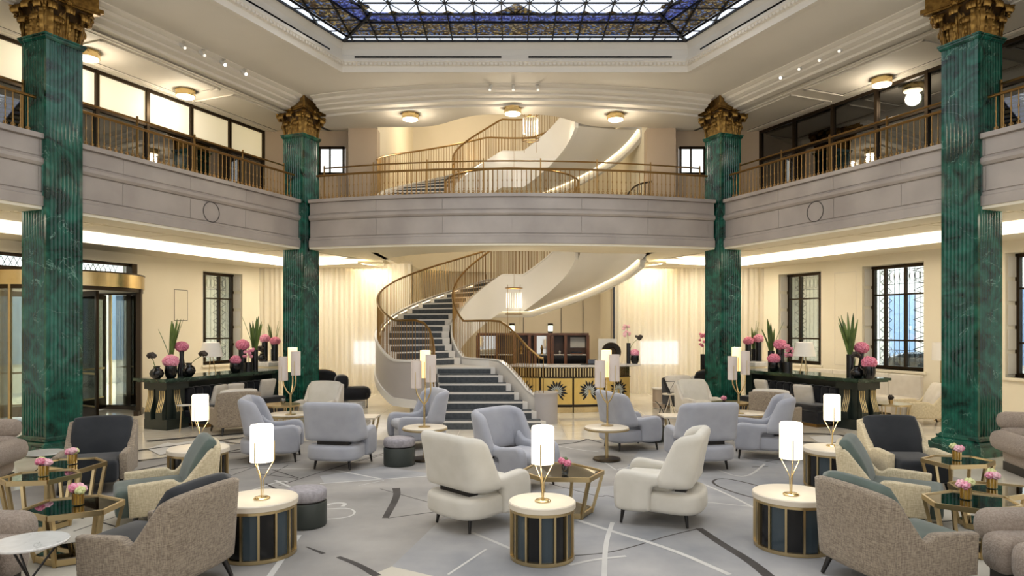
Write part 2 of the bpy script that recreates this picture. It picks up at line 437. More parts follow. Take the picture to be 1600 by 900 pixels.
m_stringer = mk('grey_stringer', '#a9a3a0', '#b1aba8', 1, .35)
# ------------------------------------------------------------------ frame of the octagonal hall
BC = (4.87, 15.90)      # back column corner nearest the camera (mirrored left/right)
def U(sd): return Vector((-sd * .385, .923))        # along the slanted side, away from the camera
def N(sd): return Vector((sd * .923, .385))         # outward from the hall
def S(sd, t, n=0.):     # t: metres towards the camera from the back column corner
    p = Vector((sd * BC[0], BC[1])) - U(sd) * t + N(sd) * n
    return p
def tpx(sd, px, n=0.):
    q = (px - 800.0) / F; b = Vector((sd * BC[0], BC[1])) + N(sd) * n; u = U(sd)
    return (b.x - q * b.y) / (u.x - q * u.y)
def rz_side(sd): u = U(sd); return math.atan2(u.y, u.x)
Z_SOF, Z_CEN, Z_TRAY, Z_PER = 3.85, 3.87, 3.97, 3.74
Z_FAS, Z_FL2, Z_GAL, Z_CEIL, Z_SKY = 4.96, 4.6, 7.02, 7.32, 7.9
T1 = 10.6               # the slanted sides run this far towards the camera
Y1 = S(1, T1).y; X1 = S(1, T1).x
AS, AA = .84, 4.78      # sagitta and half chord of the back balcony
AR = (AA * AA + AS * AS) / (2 * AS); AC = Vector((0, 15.06 + AR))
A0 = math.asin(AA / AR)
def arc(n=0., k=49, a=A0):
    out = []
    for i in range(k):
        t = -a + 2 * a * i / (k - 1); d = Vector((math.sin(t), -math.cos(t)))
        out.append((AC + d * (AR - n), -d))
    return out
def side_path(sd, t0, t1, k=2): return [(S(sd, t0 + (t1 - t0) * i / (k - 1)), N(sd)) for i in range(k)]

# ------------------------------------------------------------------ floor
fl = MB(); fl.poly([[(-14, -4), (14, -4), (14, 26), (-14, 26)]], 0)
struct('floor', fl, m_floor)
# stone joints of the polished floor behind the rug
j = MB()
for y in (12.4, 13.6, 14.8, 16.0, 17.2, 18.4, 19.6): j.box(-8, 8, y - .006, y + .006, .0005, .0012)
for x in range(-7, 8): j.box(x - .006, x + .006, 12.2, 20.2, .0005, .0012)
struct('trim_1', j, mk('floor_joint', '#b9ad98', rough=.3))

# ------------------------------------------------------------------ balcony fascias
cap = [(.05, 4.88), (.05, 4.96), (.5, 4.96), (.5, 4.88)]
fprof = [(.13, 3.85), (.08, 3.85), (.08, 4.0), (.10, 4.02), (.10, 4.06), (.135, 4.07), (.135, 4.47), (.10, 4.48), (.07, 4.52), (.07, 4.57), (.095, 4.6), (.12, 4.61), (.12, 4.88), (.05, 4.885), (.05, 4.96), (.5, 4.96), (.5, 3.85)]
def fascia(name, paths_main, sd):
    o = MB().sweep(paths_main, fprof); fo = struct(name, o, m_stone, ang=25)
    return fo
for sd, nm in ((-1, 'wall_left_balcony'), (1, 'wall_right_balcony')):
    fo = fascia(nm, side_path(sd, -.02, T1), sd)
    # stone slabs with fine joints between them
    for z0, z1, n0 in ((4.085, 4.455, .118), (4.625, 4.868, .105)):
        t = .25
        edges = []
        while t < T1 - .3:
            t2 = min(t + 1.42, T1)
            if not (t < 5.9 < t2 and False):
                q = MB().sweep(side_path(sd, t + .004, t2 - .004), [(n0, z0), (n0, z1), (n0 + .03, z1), (n0 + .03, z0)])
                q.build('stone_panel', m_stone, fo)
            t = t2
    tc = tpx(sd, 330 if sd < 0 else 1274, .12)
    ring = MB(); c = S(sd, tc, .112); u = U(sd)
    ring.tube([(c.x + u.x * .2 * math.cos(a), c.y + u.y * .2 * math.cos(a), 4.27 + .2 * math.sin(a)) for a in [2 * pi * i / 40 for i in range(40)]], .008, 6, True)
    ring.build('ring_ornament', m_groove, fo)
    # end return towards the camera
    ret = MB(); x1 = sd * (X1)
    ret.sweep([((sd * X1, Y1), (sd, 0)), ((sd * X1, -3.), (sd, 0))], fprof); struct('wall_left_front' if sd < 0 else 'wall_right_front', ret, m_stone)
fo = fascia('wall_back_balcony', arc(), 0)
for z0, z1, n0 in ((4.085, 4.455, .118), (4.625, 4.868, .105)):
    for k in range(6):
        a0 = -A0 + .012 + (2 * A0 - .024) * k / 6; a1 = -A0 + .012 + (2 * A0 - .024) * (k + 1) / 6; pts = []
        for i in range(9):
            t = a0 + .0003 + (a1 - a0 - .0006) * i / 8; d = Vector((math.sin(t), -math.cos(t))); pts.append((AC + d * AR, -d))
        MB().sweep(pts, [(n0, z0), (n0, z1), (n0 + .03, z1), (n0 + .03, z0)]).build('stone_panel', m_stone, fo)
# thin gilt reveal under the balconies
for sd, nm in ((-1, 'trim_2'), (1, 'trim_3')):
    struct(nm, MB().sweep(side_path(sd, 0, T1), [(.1, 3.80), (.1, 3.85), (.6, 3.85), (.6, 3.80)]), m_cream)
struct('trim_4', MB().sweep(arc(), [(.1, 3.80), (.1, 3.85), (.6, 3.85), (.6, 3.80)]), m_cream)

# ------------------------------------------------------------------ lower ceilings
HC, HA, HB = Vector((.1, 20.3)), 3.9, 3.35          # oval opening for the staircase
def oval(k=72, c=HC, a=HA, b=HB): return [(c.x + a * math.cos(2 * pi * i / k), c.y + b * math.sin(2 * pi * i / k)) for i in range(k)]
NW = 4.1                                            # inner face of the window walls
outer = [(p.x, p.y) for p, n in arc(.55)] + [tuple(S(1, -.1, .62)), tuple(S(1, -2.6, .62)), (6.0, 20.9), (6.0, 24.0), (-6.0, 24.0), (-6.0, 20.9), tuple(S(-1, -2.6, .62)), tuple(S(-1, -.1, .62))]
struct('ceiling_under_balcony', MB().poly([outer, oval()], Z_CEN), m_cream)
ov = oval(); wallo = MB()
wallo.grid(lambda u, v: (HC.x + HA * math.cos(2 * pi * u), HC.y + HB * math.sin(2 * pi * u), Z_CEN + (4.62 - Z_CEN) * v), 72, 2, closeu=True)
struct('trim_5', wallo, m_cream)
struct('floor_upper', MB().poly([outer, ov], Z_FL2), m_cream)
for sd, tag_ in ((-1, 'left'), (1, 'right')):
    TE = -3.0
    q = MB()
    for n0, n1, z in ((.55, 2.9, Z_TRAY), (3.0, NW + .6, Z_PER)):
        a, b, c, d = S(sd, TE, n0), S(sd, T1 + 2, n0), S(sd, T1 + 2, n1), S(sd, TE, n1)
        q.add([(p.x, p.y, z) for p in (a, b, c, d)], [(0, 1, 2, 3)])
    q.sweep(side_path(sd, TE - 1.5, TE + .0), [(.6, Z_PER), (.6, Z_PER + .02), (NW + .6, Z_PER + .02), (NW + .6, Z_PER)])
    q.sweep(side_path(sd, TE, T1 + 2), [(.5, Z_TRAY + .01), (.5, Z_SOF), (.52, Z_SOF), (.52, Z_TRAY + .01)])
    ce = struct('ceiling_%s_lower' % tag_, q, m_cream)
    g = MB()                                        # raised ceiling panels
    t = TE + .35
    while t < T1:
        for n0, n1 in ((.75, 1.7), (1.8, 2.75)):
            MB().sweep(side_path(sd, t, t + 1.5), [(n0, Z_TRAY - .015), (n0, Z_TRAY), (n1, Z_TRAY), (n1, Z_TRAY - .015)]).build('ceiling_panel', m_cream, ce)
        t += 1.62
    # lit cove: a diffuser strip on the upstand between the two ceiling levels
    cv = MB().sweep(side_path(sd, TE, T1 + 2), [(2.9, Z_TRAY), (2.98, Z_PER), (3.02, Z_PER), (3.02, Z_TRAY)])
    a, b = S(sd, TE, .6), S(sd, TE, 3.0)
    cv.add([(a.x, a.y, Z_PER), (b.x, b.y, Z_PER), (b.x, b.y, Z_TRAY), (a.x, a.y, Z_TRAY)], [(0, 1, 2, 3)])
    cvo = cv.build('cove_light', emit('cove_diffuser_' + tag_, '#fff3dd', 1.0))
    tag(cvo, 'long glowing cove strip in the %s gallery ceiling above the windows' % tag_, 'cove light')
    struct('floor_gallery_%s' % tag_, MB().sweep(side_path(sd, -6, T1 + 2), [(.5, Z_FL2), (.5, Z_FL2 - .03), (7, Z_FL2 - .03), (7, Z_FL2)]), m_cream)
    lt = light('cove_wash', 'AREA', (*S(sd, 2.5, 2.0), Z_TRAY - .05), 150, (1, .87, .68), 12, 1.2, (0, 0, rz_side(sd)))

# ------------------------------------------------------------------ upper ceilings, beam mouldings, cornice, skylight
SKX = .06
def hexa(d=0.):   # skylight opening offset outward by d
    k = .417
    yb = 14.05 + d
    xb = 3.52 + d * .66
    y2 = 7.0
    return [(SKX + xb, yb), (SKX + xb + k * (yb - y2), y2), (SKX + xb + k * (yb - y2), .5 - d), (SKX - xb - k * (yb - y2), .5 - d), (SKX - xb - k * (yb - y2), y2), (SKX - xb, yb)]
def hex_path(d=0.):
    pts = [Vector(p) for p in hexa(d)]; k = len(pts); out = []
    for i in range(k + 1):
        a, b, c = pts[(i - 1) % k], pts[i % k], pts[(i + 1) % k]
        e1, e2 = (b - a).normalized(), (c - b).normalized(); n1, n2 = Vector((-e1.y, e1.x)), Vector((-e2.y, e2.x)); q = (n1 + n2).normalized()
        q = q / max(.4, q.dot(n1)); 
        if q.dot(b - Vector((0, 6))) < 0: q = -q
        out.append((b, q))
    return out
co = [(p.x, p.y) for p, n in arc(1.5)] + [tuple(S(1, -1.2, 2.4)), tuple(S(1, T1, 2.4)), (X1 + 2.4, -3), (-X1 - 2.4, -3), tuple(S(-1, T1, 2.4)), tuple(S(-1, -1.2, 2.4))]
ceil = struct('ceiling', MB().poly([co, hexa(.22)], Z_CEIL), m_plaster)
beam = [(-.14, 7.33), (-.14, 7.30), (-.06, 7.27), (-.02, 7.27), (-.02, 7.21), (.06, 7.18), (.10, 7.18), (.10, 7.14), (.2, 7.11), (.24, 7.11), (.24, 7.06), (.5, 7.06), (.5, 7.01), (.55, 7.01), (.55, 7.33)]
for sd, nm in ((-1, 'trim_6'), (1, 'trim_7')):
    struct(nm, MB().sweep(side_path(sd, .05, 5.2), beam).sweep(side_path(sd, 6.02, T1), beam), m_plaster, ang=20)
struct('trim_8', MB().sweep(arc(a=A0 - .013), [(a, z) for a, z in beam]), m_plaster, ang=20)
# cornice around the skylight
cp = [(.24, 7.33), (.24, 7.29), (.10, 7.26), (.08, 7.26), (.08, 7.38), (.03, 7.42), (-.02, 7.44), (-.02, 7.50), (.06, 7.52), (.06, 7.60), (.10, 7.62), (.10, 7.74), (.06, 7.80), (.02, 7.9), (.02, 7.96), (.3, 7.96), (.3, 7.33)]
cor = struct('trim_9', MB().sweep(hex_path(), cp, caps=False), m_plaster, ang=20)
dn = MB()
hp = hexa()
for i in (5, 0, 4):   # dentils along the back and the two slanted edges
    a, b = Vector(hp[i]), Vector(hp[(i + 1) % 6]); L = (b - a).length; e = (b - a) / L; n = Vector((-e.y, e.x))
    if n.dot(a - Vector((0, 6))) < 0: n = -n
    k = int(L / .085)
    for q in range(k):
        p = a + e * (L * (q + .5) / k)
        pts = [p + e * x + n * y for x, y in ((-.027, -.0), (.027, -.0), (.027, .06), (-.027, .06))]
        dn.prism([(t.x, t.y) for t in pts], 7.385, 7.44)
dn.build('dentil_row', m_plaster, cor, ang=0, kind='stuff')
for x0, x1 in ((-3.25, -.22), (.34, 3.3)):          # dark ventilation slots
    MB().box(x0, x1, 14.09, 14.13, 7.545, 7.575).build('vent_slot', m_black, cor)
for sd in (-1, 1):
    a = Vector(hp[0 if sd > 0 else 5]); b = Vector(hp[1 if sd > 0 else 4]); e = (b - a).normalized(); n = Vector((-e.y, e.x)); n = n if n.x * sd > 0 else -n
    p0, p1 = a + e * .4, a + e * 3.6
    MB().sweep([(p0, n), (p1, n)], [(.04, 7.545), (.04, 7.575), (.08, 7.575), (.08, 7.545)]).build('vent_slot', m_black, cor)

# stained-glass laylight, lit from behind
m_skypane = emit('backlit_opal_glass', '#dbe6f6', 1.0)
def stained(name, cols, scale, strength):
    m, t, b = base(name)
    pos = t.nodes.new('ShaderNodeTexCoord').outputs['Object']
    v = t.nodes.new('ShaderNodeTexVoronoi'); v.inputs['Scale'].default_value = scale; t.links.new(pos, v.inputs['Vector'])
    sx = t.nodes.new('ShaderNodeSeparateColor'); t.links.new(v.outputs['Color'], sx.inputs[0])
    r = t.nodes.new('ShaderNodeValToRGB'); r.color_ramp.interpolation = 'CONSTANT'
    el = r.color_ramp.elements
    while len(el) < len(cols): el.new(.5)
    for i, c in enumerate(cols): el[i].position = i / len(cols); el[i].color = lin(c)
    t.links.new(sx.outputs[0], r.inputs[0])
    v2 = t.nodes.new('ShaderNodeTexVoronoi'); v2.feature = 'DISTANCE_TO_EDGE'; v2.inputs['Scale'].default_value = scale; t.links.new(pos, v2.inputs['Vector'])
    lt_ = t.nodes.new('ShaderNodeMath'); lt_.operation = 'GREATER_THAN'; lt_.inputs[1].default_value = .05; t.links.new(v2.outputs['Distance'], lt_.inputs[0])
    mx = t.nodes.new('ShaderNodeMix'); mx.data_type = 'RGBA'; mx.inputs['A'].default_value = (.01, .008, .006, 1)
    t.links.new(lt_.outputs[0], mx.inputs['Factor']); t.links.new(r.outputs[0], mx.inputs['B'])
    t.links.new(mx.outputs['Result'], b.inputs['Emission Color']); t.links.new(mx.outputs['Result'], b.inputs['Base Color'])
    setp(b, Emission_Strength=strength, Roughness=.3)
    return m
m_stblue = stained('cobalt_stained_glass', ['#4a58a8', '#5a6cc0', '#3a4690', '#6a7cc8', '#2e386e', '#3d3a3a'], 22, .5)
m_stmix = stained('floral_stained_glass', ['#3a2f1d', '#6b5a38', '#27406f', '#4b3a22', '#8a7848', '#5a6f9c', '#2b2419', '#7a7262', '#3a2b1c'], 22, .55)
sky = thing('skylight', 'stained glass skylight with blue floral border and iron grid above the lobby', 'skylight', (SKX, 7, Z_SKY))
def sk(mb, name, mat, **kw):
    o = mb.build(name, mat, sky, ang=0, **kw); o.matrix_parent_inverse = Matrix.Translation((-SKX, -7, -Z_SKY)); return o
PB, RB = .512, 1.2              # bar pitch, border width
pin = [Vector(p) for p in hexa(0)]
def xlim(y): return 3.52 + .417 * (14.05 - max(y, 7.0))
zb = Z_SKY
def clipx(x, y, b): lim = xlim(y) - b; return max(-lim, min(lim, x))
# opal panes, cell by cell in the visible part, one big sheet nearer than that
ybk = 14.05 - RB
rows = [ybk - .43 * i for i in range(0, 6)]
for r in range(5):
    y1, y0 = rows[r], rows[r + 1]
    k = int(xlim(y0) / PB) + 1
    for c in range(-k, k + 1):
        xs = []
        x0, x1 = c * PB, (c + 1) * PB
        lim = xlim(y1) - RB * 1.08; lim0 = xlim(y0) - RB * 1.08
        a0, a1 = max(-lim0, min(lim0, x0)), max(-lim0, min(lim0, x1)); b0, b1 = max(-lim, min(lim, x0)), max(-lim, min(lim, x1))
        if a1 - a0 < .02: continue
        q = MB().add([(SKX + a0, y0, zb), (SKX + a1, y0, zb), (SKX + b1, y1, zb), (SKX + b0, y1, zb), (SKX + a0, y0, zb + .01), (SKX + a1, y0, zb + .01), (SKX + b1, y1, zb + .01), (SKX + b0, y1, zb + .01)], [(0, 1, 2, 3), (7, 6, 5, 4), (0, 1, 5, 4), (1, 2, 6, 5), (2, 3, 7, 6), (3, 0, 4, 7)])
        sk(q, 'glass_pane', m_skypane)
yr = rows[5]
q = MB(); L0 = xlim(yr) - RB * 1.08; L1 = xlim(7) - RB * 1.08
q.poly([[(SKX - L0, yr), (SKX + L0, yr), (SKX + L1, 7), (SKX + L1, 1.7), (SKX - L1, 1.7), (SKX - L1, 7)]], zb)
sk(q, 'glass_sheet', m_skypane)
def ring_band(d0, d1, mat, name, z=0.):
    A, B = hexa(-d0), hexa(-d1); q = MB()
    for i in range(6):
        if i == 2: continue
        a, b, c, d = A[i], A[(i + 1) % 6], B[(i + 1) % 6], B[i]
        k = max(1, int((Vector(a) - Vector(b)).length / PB))
        q = MB()
        q.add([(p[0], p[1], zb + z) for p in (a, b, c, d)], [(0, 1, 2, 3)])
        sk(q, name, mat)
ring_band(0, .2, m_skypane, 'edge_strip')
ring_band(.2, .86, m_stmix, 'floral_border')
ring_band(.86, 1.22, m_stblue, 'cobalt_border')
# crest on the border's inner edge and small pointed tabs
for cx, wd, hh in [(.02, .5, .42)] + [(i * PB + .02 + (PB / 2), .16, .10) for i in range(-5, 5) if i not in (-1, 0)]:
    pts = [(SKX + cx - wd, ybk + .03), (SKX + cx + wd, ybk + .03), (SKX + cx + wd * .5, ybk - hh * .3), (SKX + cx, ybk - hh), (SKX + cx - wd * .5, ybk - hh * .3)]
    sk(MB().prism(pts, zb - .012, zb - .004), 'floral_crest', m_stmix)
for sd in (-1, 1):
    for i in range(6):
        y = ybk - .25 - .62 * i; x = sd * (xlim(y) - RB * 1.1)
        sk(MB().prism([(SKX + x + sd * .06, y - .2), (SKX + x + sd * .06, y + .2), (SKX + x - sd * .12, y + .02), (SKX + x - sd * .12, y - .06)], zb - .012, zb - .004), 'floral_crest', m_stmix)
bars = MB()
k = int(xlim(7) / PB) + 1
for c in range(-k, k + 1):                          # bars running away from the camera
    x = (c + .5) * PB - .0; yb_ = 14.05 if abs(x) < 3.52 else 14.05 - (abs(x) - 3.52) / .417
    if yb_ < 7.2: continue
    bars.box(SKX + x - .011, SKX + x + .011, 6, yb_, zb - .05, zb - .005)
for r in range(0, 12):
    y = ybk - .43 * r; w_ = xlim(y) - RB
    if r % 2 == 1: bars.box(SKX - w_, SKX + w_, y - .007, y + .007, zb - .035, zb - .005)
    if r % 2 == 0:
        for c in range(-k, k + 1):
            xm = c * PB; xb_ = (c + .5) * PB
            for e in (-1, 1):
                for dy in (-.43, .43):
                    x2 = xm + e * PB / 2
                    if abs(xm) < w_ and abs(x2) < xlim(y + dy) - RB and y + dy <= ybk + .01:
                        bars.bar((SKX + xm, y, zb - .02), (SKX + x2, y + dy, zb - .02), .009, .014)
for d, wd in ((.0, .025), (.2, .02), (.86, .02), (1.2, .014)):
    A = hexa(-d)
    for i in (5, 0, 4): bars.bar((*A[i], zb - .03), (*A[(i + 1) % 6], zb - .03), wd, .04)
for i in (0, 5):
    a, b = hexa(0)[i], hexa(-1.25)[i]; bars.bar((*a, zb - .03), (*b, zb - .03), .05, .05)
for sd in (-1, 1):                                  # bars across the slanted border
    a, b = Vector(hexa(0)[0 if sd > 0 else 5]), Vector(hexa(0)[1 if sd > 0 else 4]); e = (b - a).normalized()
    for i in range(1, 13):
        p = a + e * .52 * i; bars.bar((p.x, p.y, zb - .03), (p.x - sd * 1.28, p.y, zb - .03), .018, .02)
for c in range(-14, 15):                            # short bars of the pale edge strip
    x = c * PB / 2 + .0
    if abs(x) < 3.4: bars.box(SKX + x - .007, SKX + x + .007, 13.86, 14.05, zb - .025, zb - .005)
sk(bars, 'lattice_bars', m_iron, kind='stuff')
struct('ceiling_roof', MB().box(-9.6, 9.6, -3.5, 24.5, 11.2, 11.4), m_plaster)

# gallery ceilings and walls of the upper floor
VOID = [(-3.4 + 6.8 * i / 24, 17.2 - 1.04 * math.exp(-(abs(-3.4 + 6.8 * i / 24) / 1.6) ** 4)) for i in range(25)]
gp = [(p.x, p.y) for p, n in arc(.5)] + [tuple(S(1, -.1, .5)), tuple(S(1, -1.9, .5)), (3.5, 17.35)] + [(x, y) for x, y in reversed(VOID)] + [(-3.4, 17.35), tuple(S(-1, -1.9, .5)), tuple(S(-1, -.1, .5))]
struct('ceiling_gallery_back', MB().poly([gp], Z_GAL), m_plaster2)
ve = MB(); ve.grid(lambda u, v: (*VOID[min(24, int(u * 24 + .5))], Z_GAL + .45 * v), 25, 2); struct('trim_10', ve, m_plaster2)
NP = 2.05                                           # partition line of the upper gallery
for sd, nm in ((-1, 'left'), (1, 'right')):
    q = MB()
    a, b, c, d = S(sd, -3.2, .4), S(sd, T1, .4), S(sd, T1, 8), S(sd, -3.2, 8)
    q.add([(p.x, p.y, Z_GAL) for p in (a, b, c, d)], [(0, 1, 2, 3)])
    ce = struct('ceiling_gallery_%s' % nm, q, m_plaster2)
    t = -1.2                                        # shallow framed ceiling fields
    while t < T1 - 1:
        fr = MB()
        for n0, n1, t0, t1 in ((.62, .66, t, t + 2.7), (1.72, 1.76, t, t + 2.7), (1.80, 1.82, t, t + 2.7), (.62, 1.76, t, t + .04), (.62, 1.76, t + 2.66, t + 2.7)):
            fr.sweep(side_path(sd, t0, t1), [(n0, Z_GAL - .025), (n0, Z_GAL), (n1, Z_GAL), (n1, Z_GAL - .025)])
        fr.build('ceiling_moulding', m_plaster2, ce)
        gl = MB()
        for n0, n1, t0, t1 in ((.69, .705, t + .05, t + 2.65), (1.68, 1.695, t + .05, t + 2.65), (.69, 1.695, t + .05, t + .065), (.69, 1.695, t + 2.635, t + 2.65)): gl.sweep(side_path(sd, t0, t1), [(n0, Z_GAL - .003), (n0, Z_GAL), (n1, Z_GAL), (n1, Z_GAL - .003)])
        gl.build('gap_shade_line', m_groove, ce, ang=0); t += 3.05  # dark strips stand in for the shade in the gaps; no slot is cut
    # glazed partition: bronze posts, transom lights
    pt = thing('glazed_partition', 'bronze framed %s along the %s upper gallery' % (('glazed screen with glowing upper panels', 'left') if sd < 0 else ('dark glazed screen', 'right')), 'partition', (*S(sd, 2, NP), Z_FL2), 0)
    inv = Matrix.Translation(-Vector((*S(sd, 2, NP), Z_FL2)))
    def pp(mb, name, mat):
        o = mb.build(name, mat, pt, ang=0); o.matrix_parent_inverse = inv; return o
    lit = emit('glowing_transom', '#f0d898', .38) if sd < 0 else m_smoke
    k0 = 0; step = 1.13
    for i in range(-2, 11):
        t = i * step + .2
        p = S(sd, t, NP); a_ = rz_side(sd)
        pp(MB().box(-.035, .035, -.05, .05, Z_FL2, Z_GAL, T(p.x, p.y, 0, a_)), 'post', m_darkbronze)
        pp(MB().sweep(side_path(sd, t + .04, t + step - .04), [(NP, 6.30), (NP, 6.95), (NP + .015, 6.95), (NP + .015, 6.30)]), 'transom_pane', lit)
        pp(MB().sweep(side_path(sd, t + .04, t + step - .04), [(NP, Z_FL2 + .3), (NP, 6.22), (NP + .015, 6.22), (NP + .015, Z_FL2 + .3)]), 'pane', m_smoke)
    pp(MB().sweep(side_path(sd, -2.4, T1), [(NP - .04, 6.22), (NP - .04, 6.30), (NP + .04, 6.30), (NP + .04, 6.22)]), 'transom_rail', m_darkbronze)
    pp(MB().sweep(side_path(sd, -2.4, T1), [(NP - .04, 6.95), (NP - .04, 7.02), (NP + .04, 7.02), (NP + .04, 6.95)]), 'head_rail', m_darkbronze)
    struct('wall_%s_upper' % nm, MB().sweep(side_path(sd, -3.2, T1), [(4.8, Z_FL2), (4.8, Z_GAL), (4.9, Z_GAL), (4.9, Z_FL2)]), m_taupe)
    if sd < 0: light('gallery_room_glow', 'AREA', (*S(sd, 3, 3.4), Z_GAL - .1), 60, (1, .82, .55), 10, 1.5, (0, 0, rz_side(sd)))
    # upper back wall pieces with a small lit window
    x0 = sd * 3.42
    wl = MB()
    for a, b in ((3.42, 4.28), (4.98, 9.5)): wl.box(min(sd * a, sd * b), max(sd * a, sd * b), 17.55, 17.7, Z_FL2, Z_GAL)
    wl.box(min(sd * 4.28, sd * 4.98), max(sd * 4.28, sd * 4.98), 17.55, 17.7, Z_FL2, 5.9); wl.box(min(sd * 4.28, sd * 4.98), max(sd * 4.28, sd * 4.98), 17.55, 17.7, 6.6, Z_GAL)
    wl.box(min(sd * 4.15, sd * 3.42), max(sd * 4.15, sd * 3.42), 17.3, 17.55, Z_FL2, Z_GAL)
    struct('wall_back_upper_%s' % nm, wl, m_taupe)
    struct('wall_shaft_%s' % nm, MB().box(min(x0 + sd * .004, x0 + sd * .15), max(x0 + sd * .004, x0 + sd * .15), 17.31, 24.2, Z_CEN, 11), m_cream)
    wi = MB(); wi.box(-.33, -.28, -.04, .04, 5.9, 6.6); wi.box(.28, .33, -.04, .04, 5.9, 6.6); wi.box(-.33, .33, -.04, .04, 5.88, 5.95); wi.box(-.33, .33, -.04, .04, 6.55, 6.62); wi.box(-.06, -.02, -.04, .04, 5.9, 6.6)
    wo = struct('window_%d' % (11 if sd < 0 else 12), wi, m_darkbronze, ang=0); wo.location = (sd * 4.63, 17.55, 0)
    MB().box(-.3, .3, .0, .01, 5.93, 6.57).build('window_pane', emit('bright_window_%s' % nm, '#eef3f2', 1.0), wo)

# centre wall behind the staircase (two storeys) and side returns
cw = struct('wall_back', MB().box(-3.6, 3.6, 23.6, 23.8, 0, 11), mk('centre_wall', '#d5cbb6', '#dad0bc', .8, .7))
for x in (-2.2, -.9, .4, 1.7, 2.45): MB().box(x - .012, x + .012, 23.585, 23.6, .1, 3.8).build('panel_joint', m_groove, cw)
for sd, nm in ((-1, 'left'), (1, 'right')):
    struct('wall_back_return_%s' % nm, MB().box(min(sd * 3.05, sd * 3.25), max(sd * 3.05, sd * 3.25), 20.6, 23.6, 0, Z_CEN), m_cream)
struct('trim_11', MB().box(3.0, 3.05, 20.25, 20.35, 1.0, 3.55), m_black)
# ------------------------------------------------------------------ green marble columns with gilt capitals
CS = .58; Z_CB, Z_CT = 6.42, 7.13
def fluted(s, nf=8, d=.014):
    pts = []; h = s / 2; m = .045
    for k in range(4):
        c, sn = math.cos(k * pi / 2), math.sin(k * pi / 2); loc = [(-h, -h)]
        w = (s - 2 * m) / nf
        for i in range(nf):
            x0 = -h + m + i * w
            loc.append((x0 + w * .1, -h))
            for q in (.25, .5, .75): loc.append((x0 + w * (.1 + .8 * q), -h + d * math.sin(pi * q)))
            loc.append((x0 + w * .9, -h))
        pts += [(x * c - y * sn, x * sn + y * c) for x, y in loc]
    return pts
shaft_me = MB().prism(fluted(CS), .30, Z_CB).mesh('shaft', m_green, 20)
b_ = MB()
def sq(b, h0, z0, z1, h1=None): b.frustum((0, 0, h0, h0), (0, 0, h1 or h0, h1 or h0), z0, z1)
h = CS / 2
sq(b_, h + .13, 0, .16); sq(b_, h + .10, .16, .19); sq(b_, h + .09, .19, .235, h + .03); sq(b_, h + .05, .235, .25); sq(b_, h + .055, .25, .275); sq(b_, h + .03, .275, .30, h + .01)
base_me = b_.mesh('base', m_green, 20)
b_ = MB(); sq(b_, h + .01, Z_CB, Z_CB + .03, h + .03); sq(b_, h + .03, Z_CB + .03, Z_CB + .06); sq(b_, h + .045, Z_CB + .06, Z_CB + .085)
neck_me = b_.mesh('necking', m_green, 20)
zc = Z_CB + .085; ch = Z_CT - zc
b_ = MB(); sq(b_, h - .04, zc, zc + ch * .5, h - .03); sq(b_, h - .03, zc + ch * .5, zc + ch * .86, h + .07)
bell_me = b_.mesh('bell', m_capshade, 20)
ab = []                                              # abacus with concave sides
e = h + .225
for k in range(4):
    c, sn = math.cos(k * pi / 2), math.sin(k * pi / 2)
    for i in range(9):
        t = i / 8; x = -e + .03 + (2 * e - .06) * t; y = -e + .11 * math.sin(pi * t)
        ab.append((x * c - y * sn, x * sn + y * c))
b_ = MB(); b_.prism([(x * .93, y * .93) for x, y in ab], zc + ch * .85, zc + ch * .90); b_.prism(ab, zc + ch * .90, zc + ch); b_.prism([(x * .9, y * .9) for x, y in ab], zc + ch, 7.315)
abacus_me = b_.mesh('abacus', m_capgold, 20)
def leaf_fn(hh, ww, curl):
    def fn(u, v):
        x = (u - .5) * ww * (.82 + .5 * math.sin(min(v / .72, 1) * 2.2)) * (1 - .25 * max(0, v - .7) / .3) * (1 + .07 * math.sin(v * 30)); 
        if v < .72: z = v / .72 * hh; y = -.02 - .03 * v - .012 * math.cos((u - .5) * pi * 6)
        else:
            a = (v - .72) / .28 * pi * 1.15; z = hh + curl * math.sin(a); y = -.042 - curl * (1 - math.cos(a)) - .01 * math.cos((u - .5) * pi * 6)
        return (x, y + abs(u - .5) ** 2 * .10, z)
    return fn
leaf1_me = MB().sheet(leaf_fn(.22, .15, .065), .02, 11, 26).mesh('acanthus_leaf', m_capgold, 60)
leaf2_me = MB().sheet(leaf_fn(.42, .15, .085), .02, 11, 26).mesh('acanthus_leaf', m_capgold, 60)
def spiral():
    pts = []
    for i in range(34):
        a = -.3 + i * .30; r = .085 * (1 - i / 38)
        pts.append((0, -(math.cos(a) * r), math.sin(a) * r))
    return pts
vol = MB().tube([(0, .20, -.26), (0, .12, -.10), (0, .0, .02)] + [(0, p[1] - .03, p[2] + .0) for p in spiral()[4:]], [.02, .024, .026] + [.024 - .0004 * i for i in range(30)], 8)
vol_me = vol.mesh('volute', m_capgold, 60)
fl_ = MB(); fl_.lathe([(.0, -.055), (.05, -.04), (.065, 0), (.05, .035), (0, .055)], 10, sy=.6)
for i in range(5): fl_.lathe([(0, -.03), (.03, 0), (0, .03)], 6, (.05 * math.cos(i * 1.257), -.02, .05 * math.sin(i * 1.257)))
fleuron_me = fl_.mesh('fleuron', m_capgold, 60)
beadm = MB()
for z, r in ((0, .035), (-.06, .045), (-.12, .036), (-.17, .026)): beadm.lathe([(0, -r), (r * .8, -r * .6), (r, 0), (r * .8, r * .6), (0, r)], 10, (0, 0, z))
bead_me = beadm.mesh('bead_drop', m_capgold, 60)
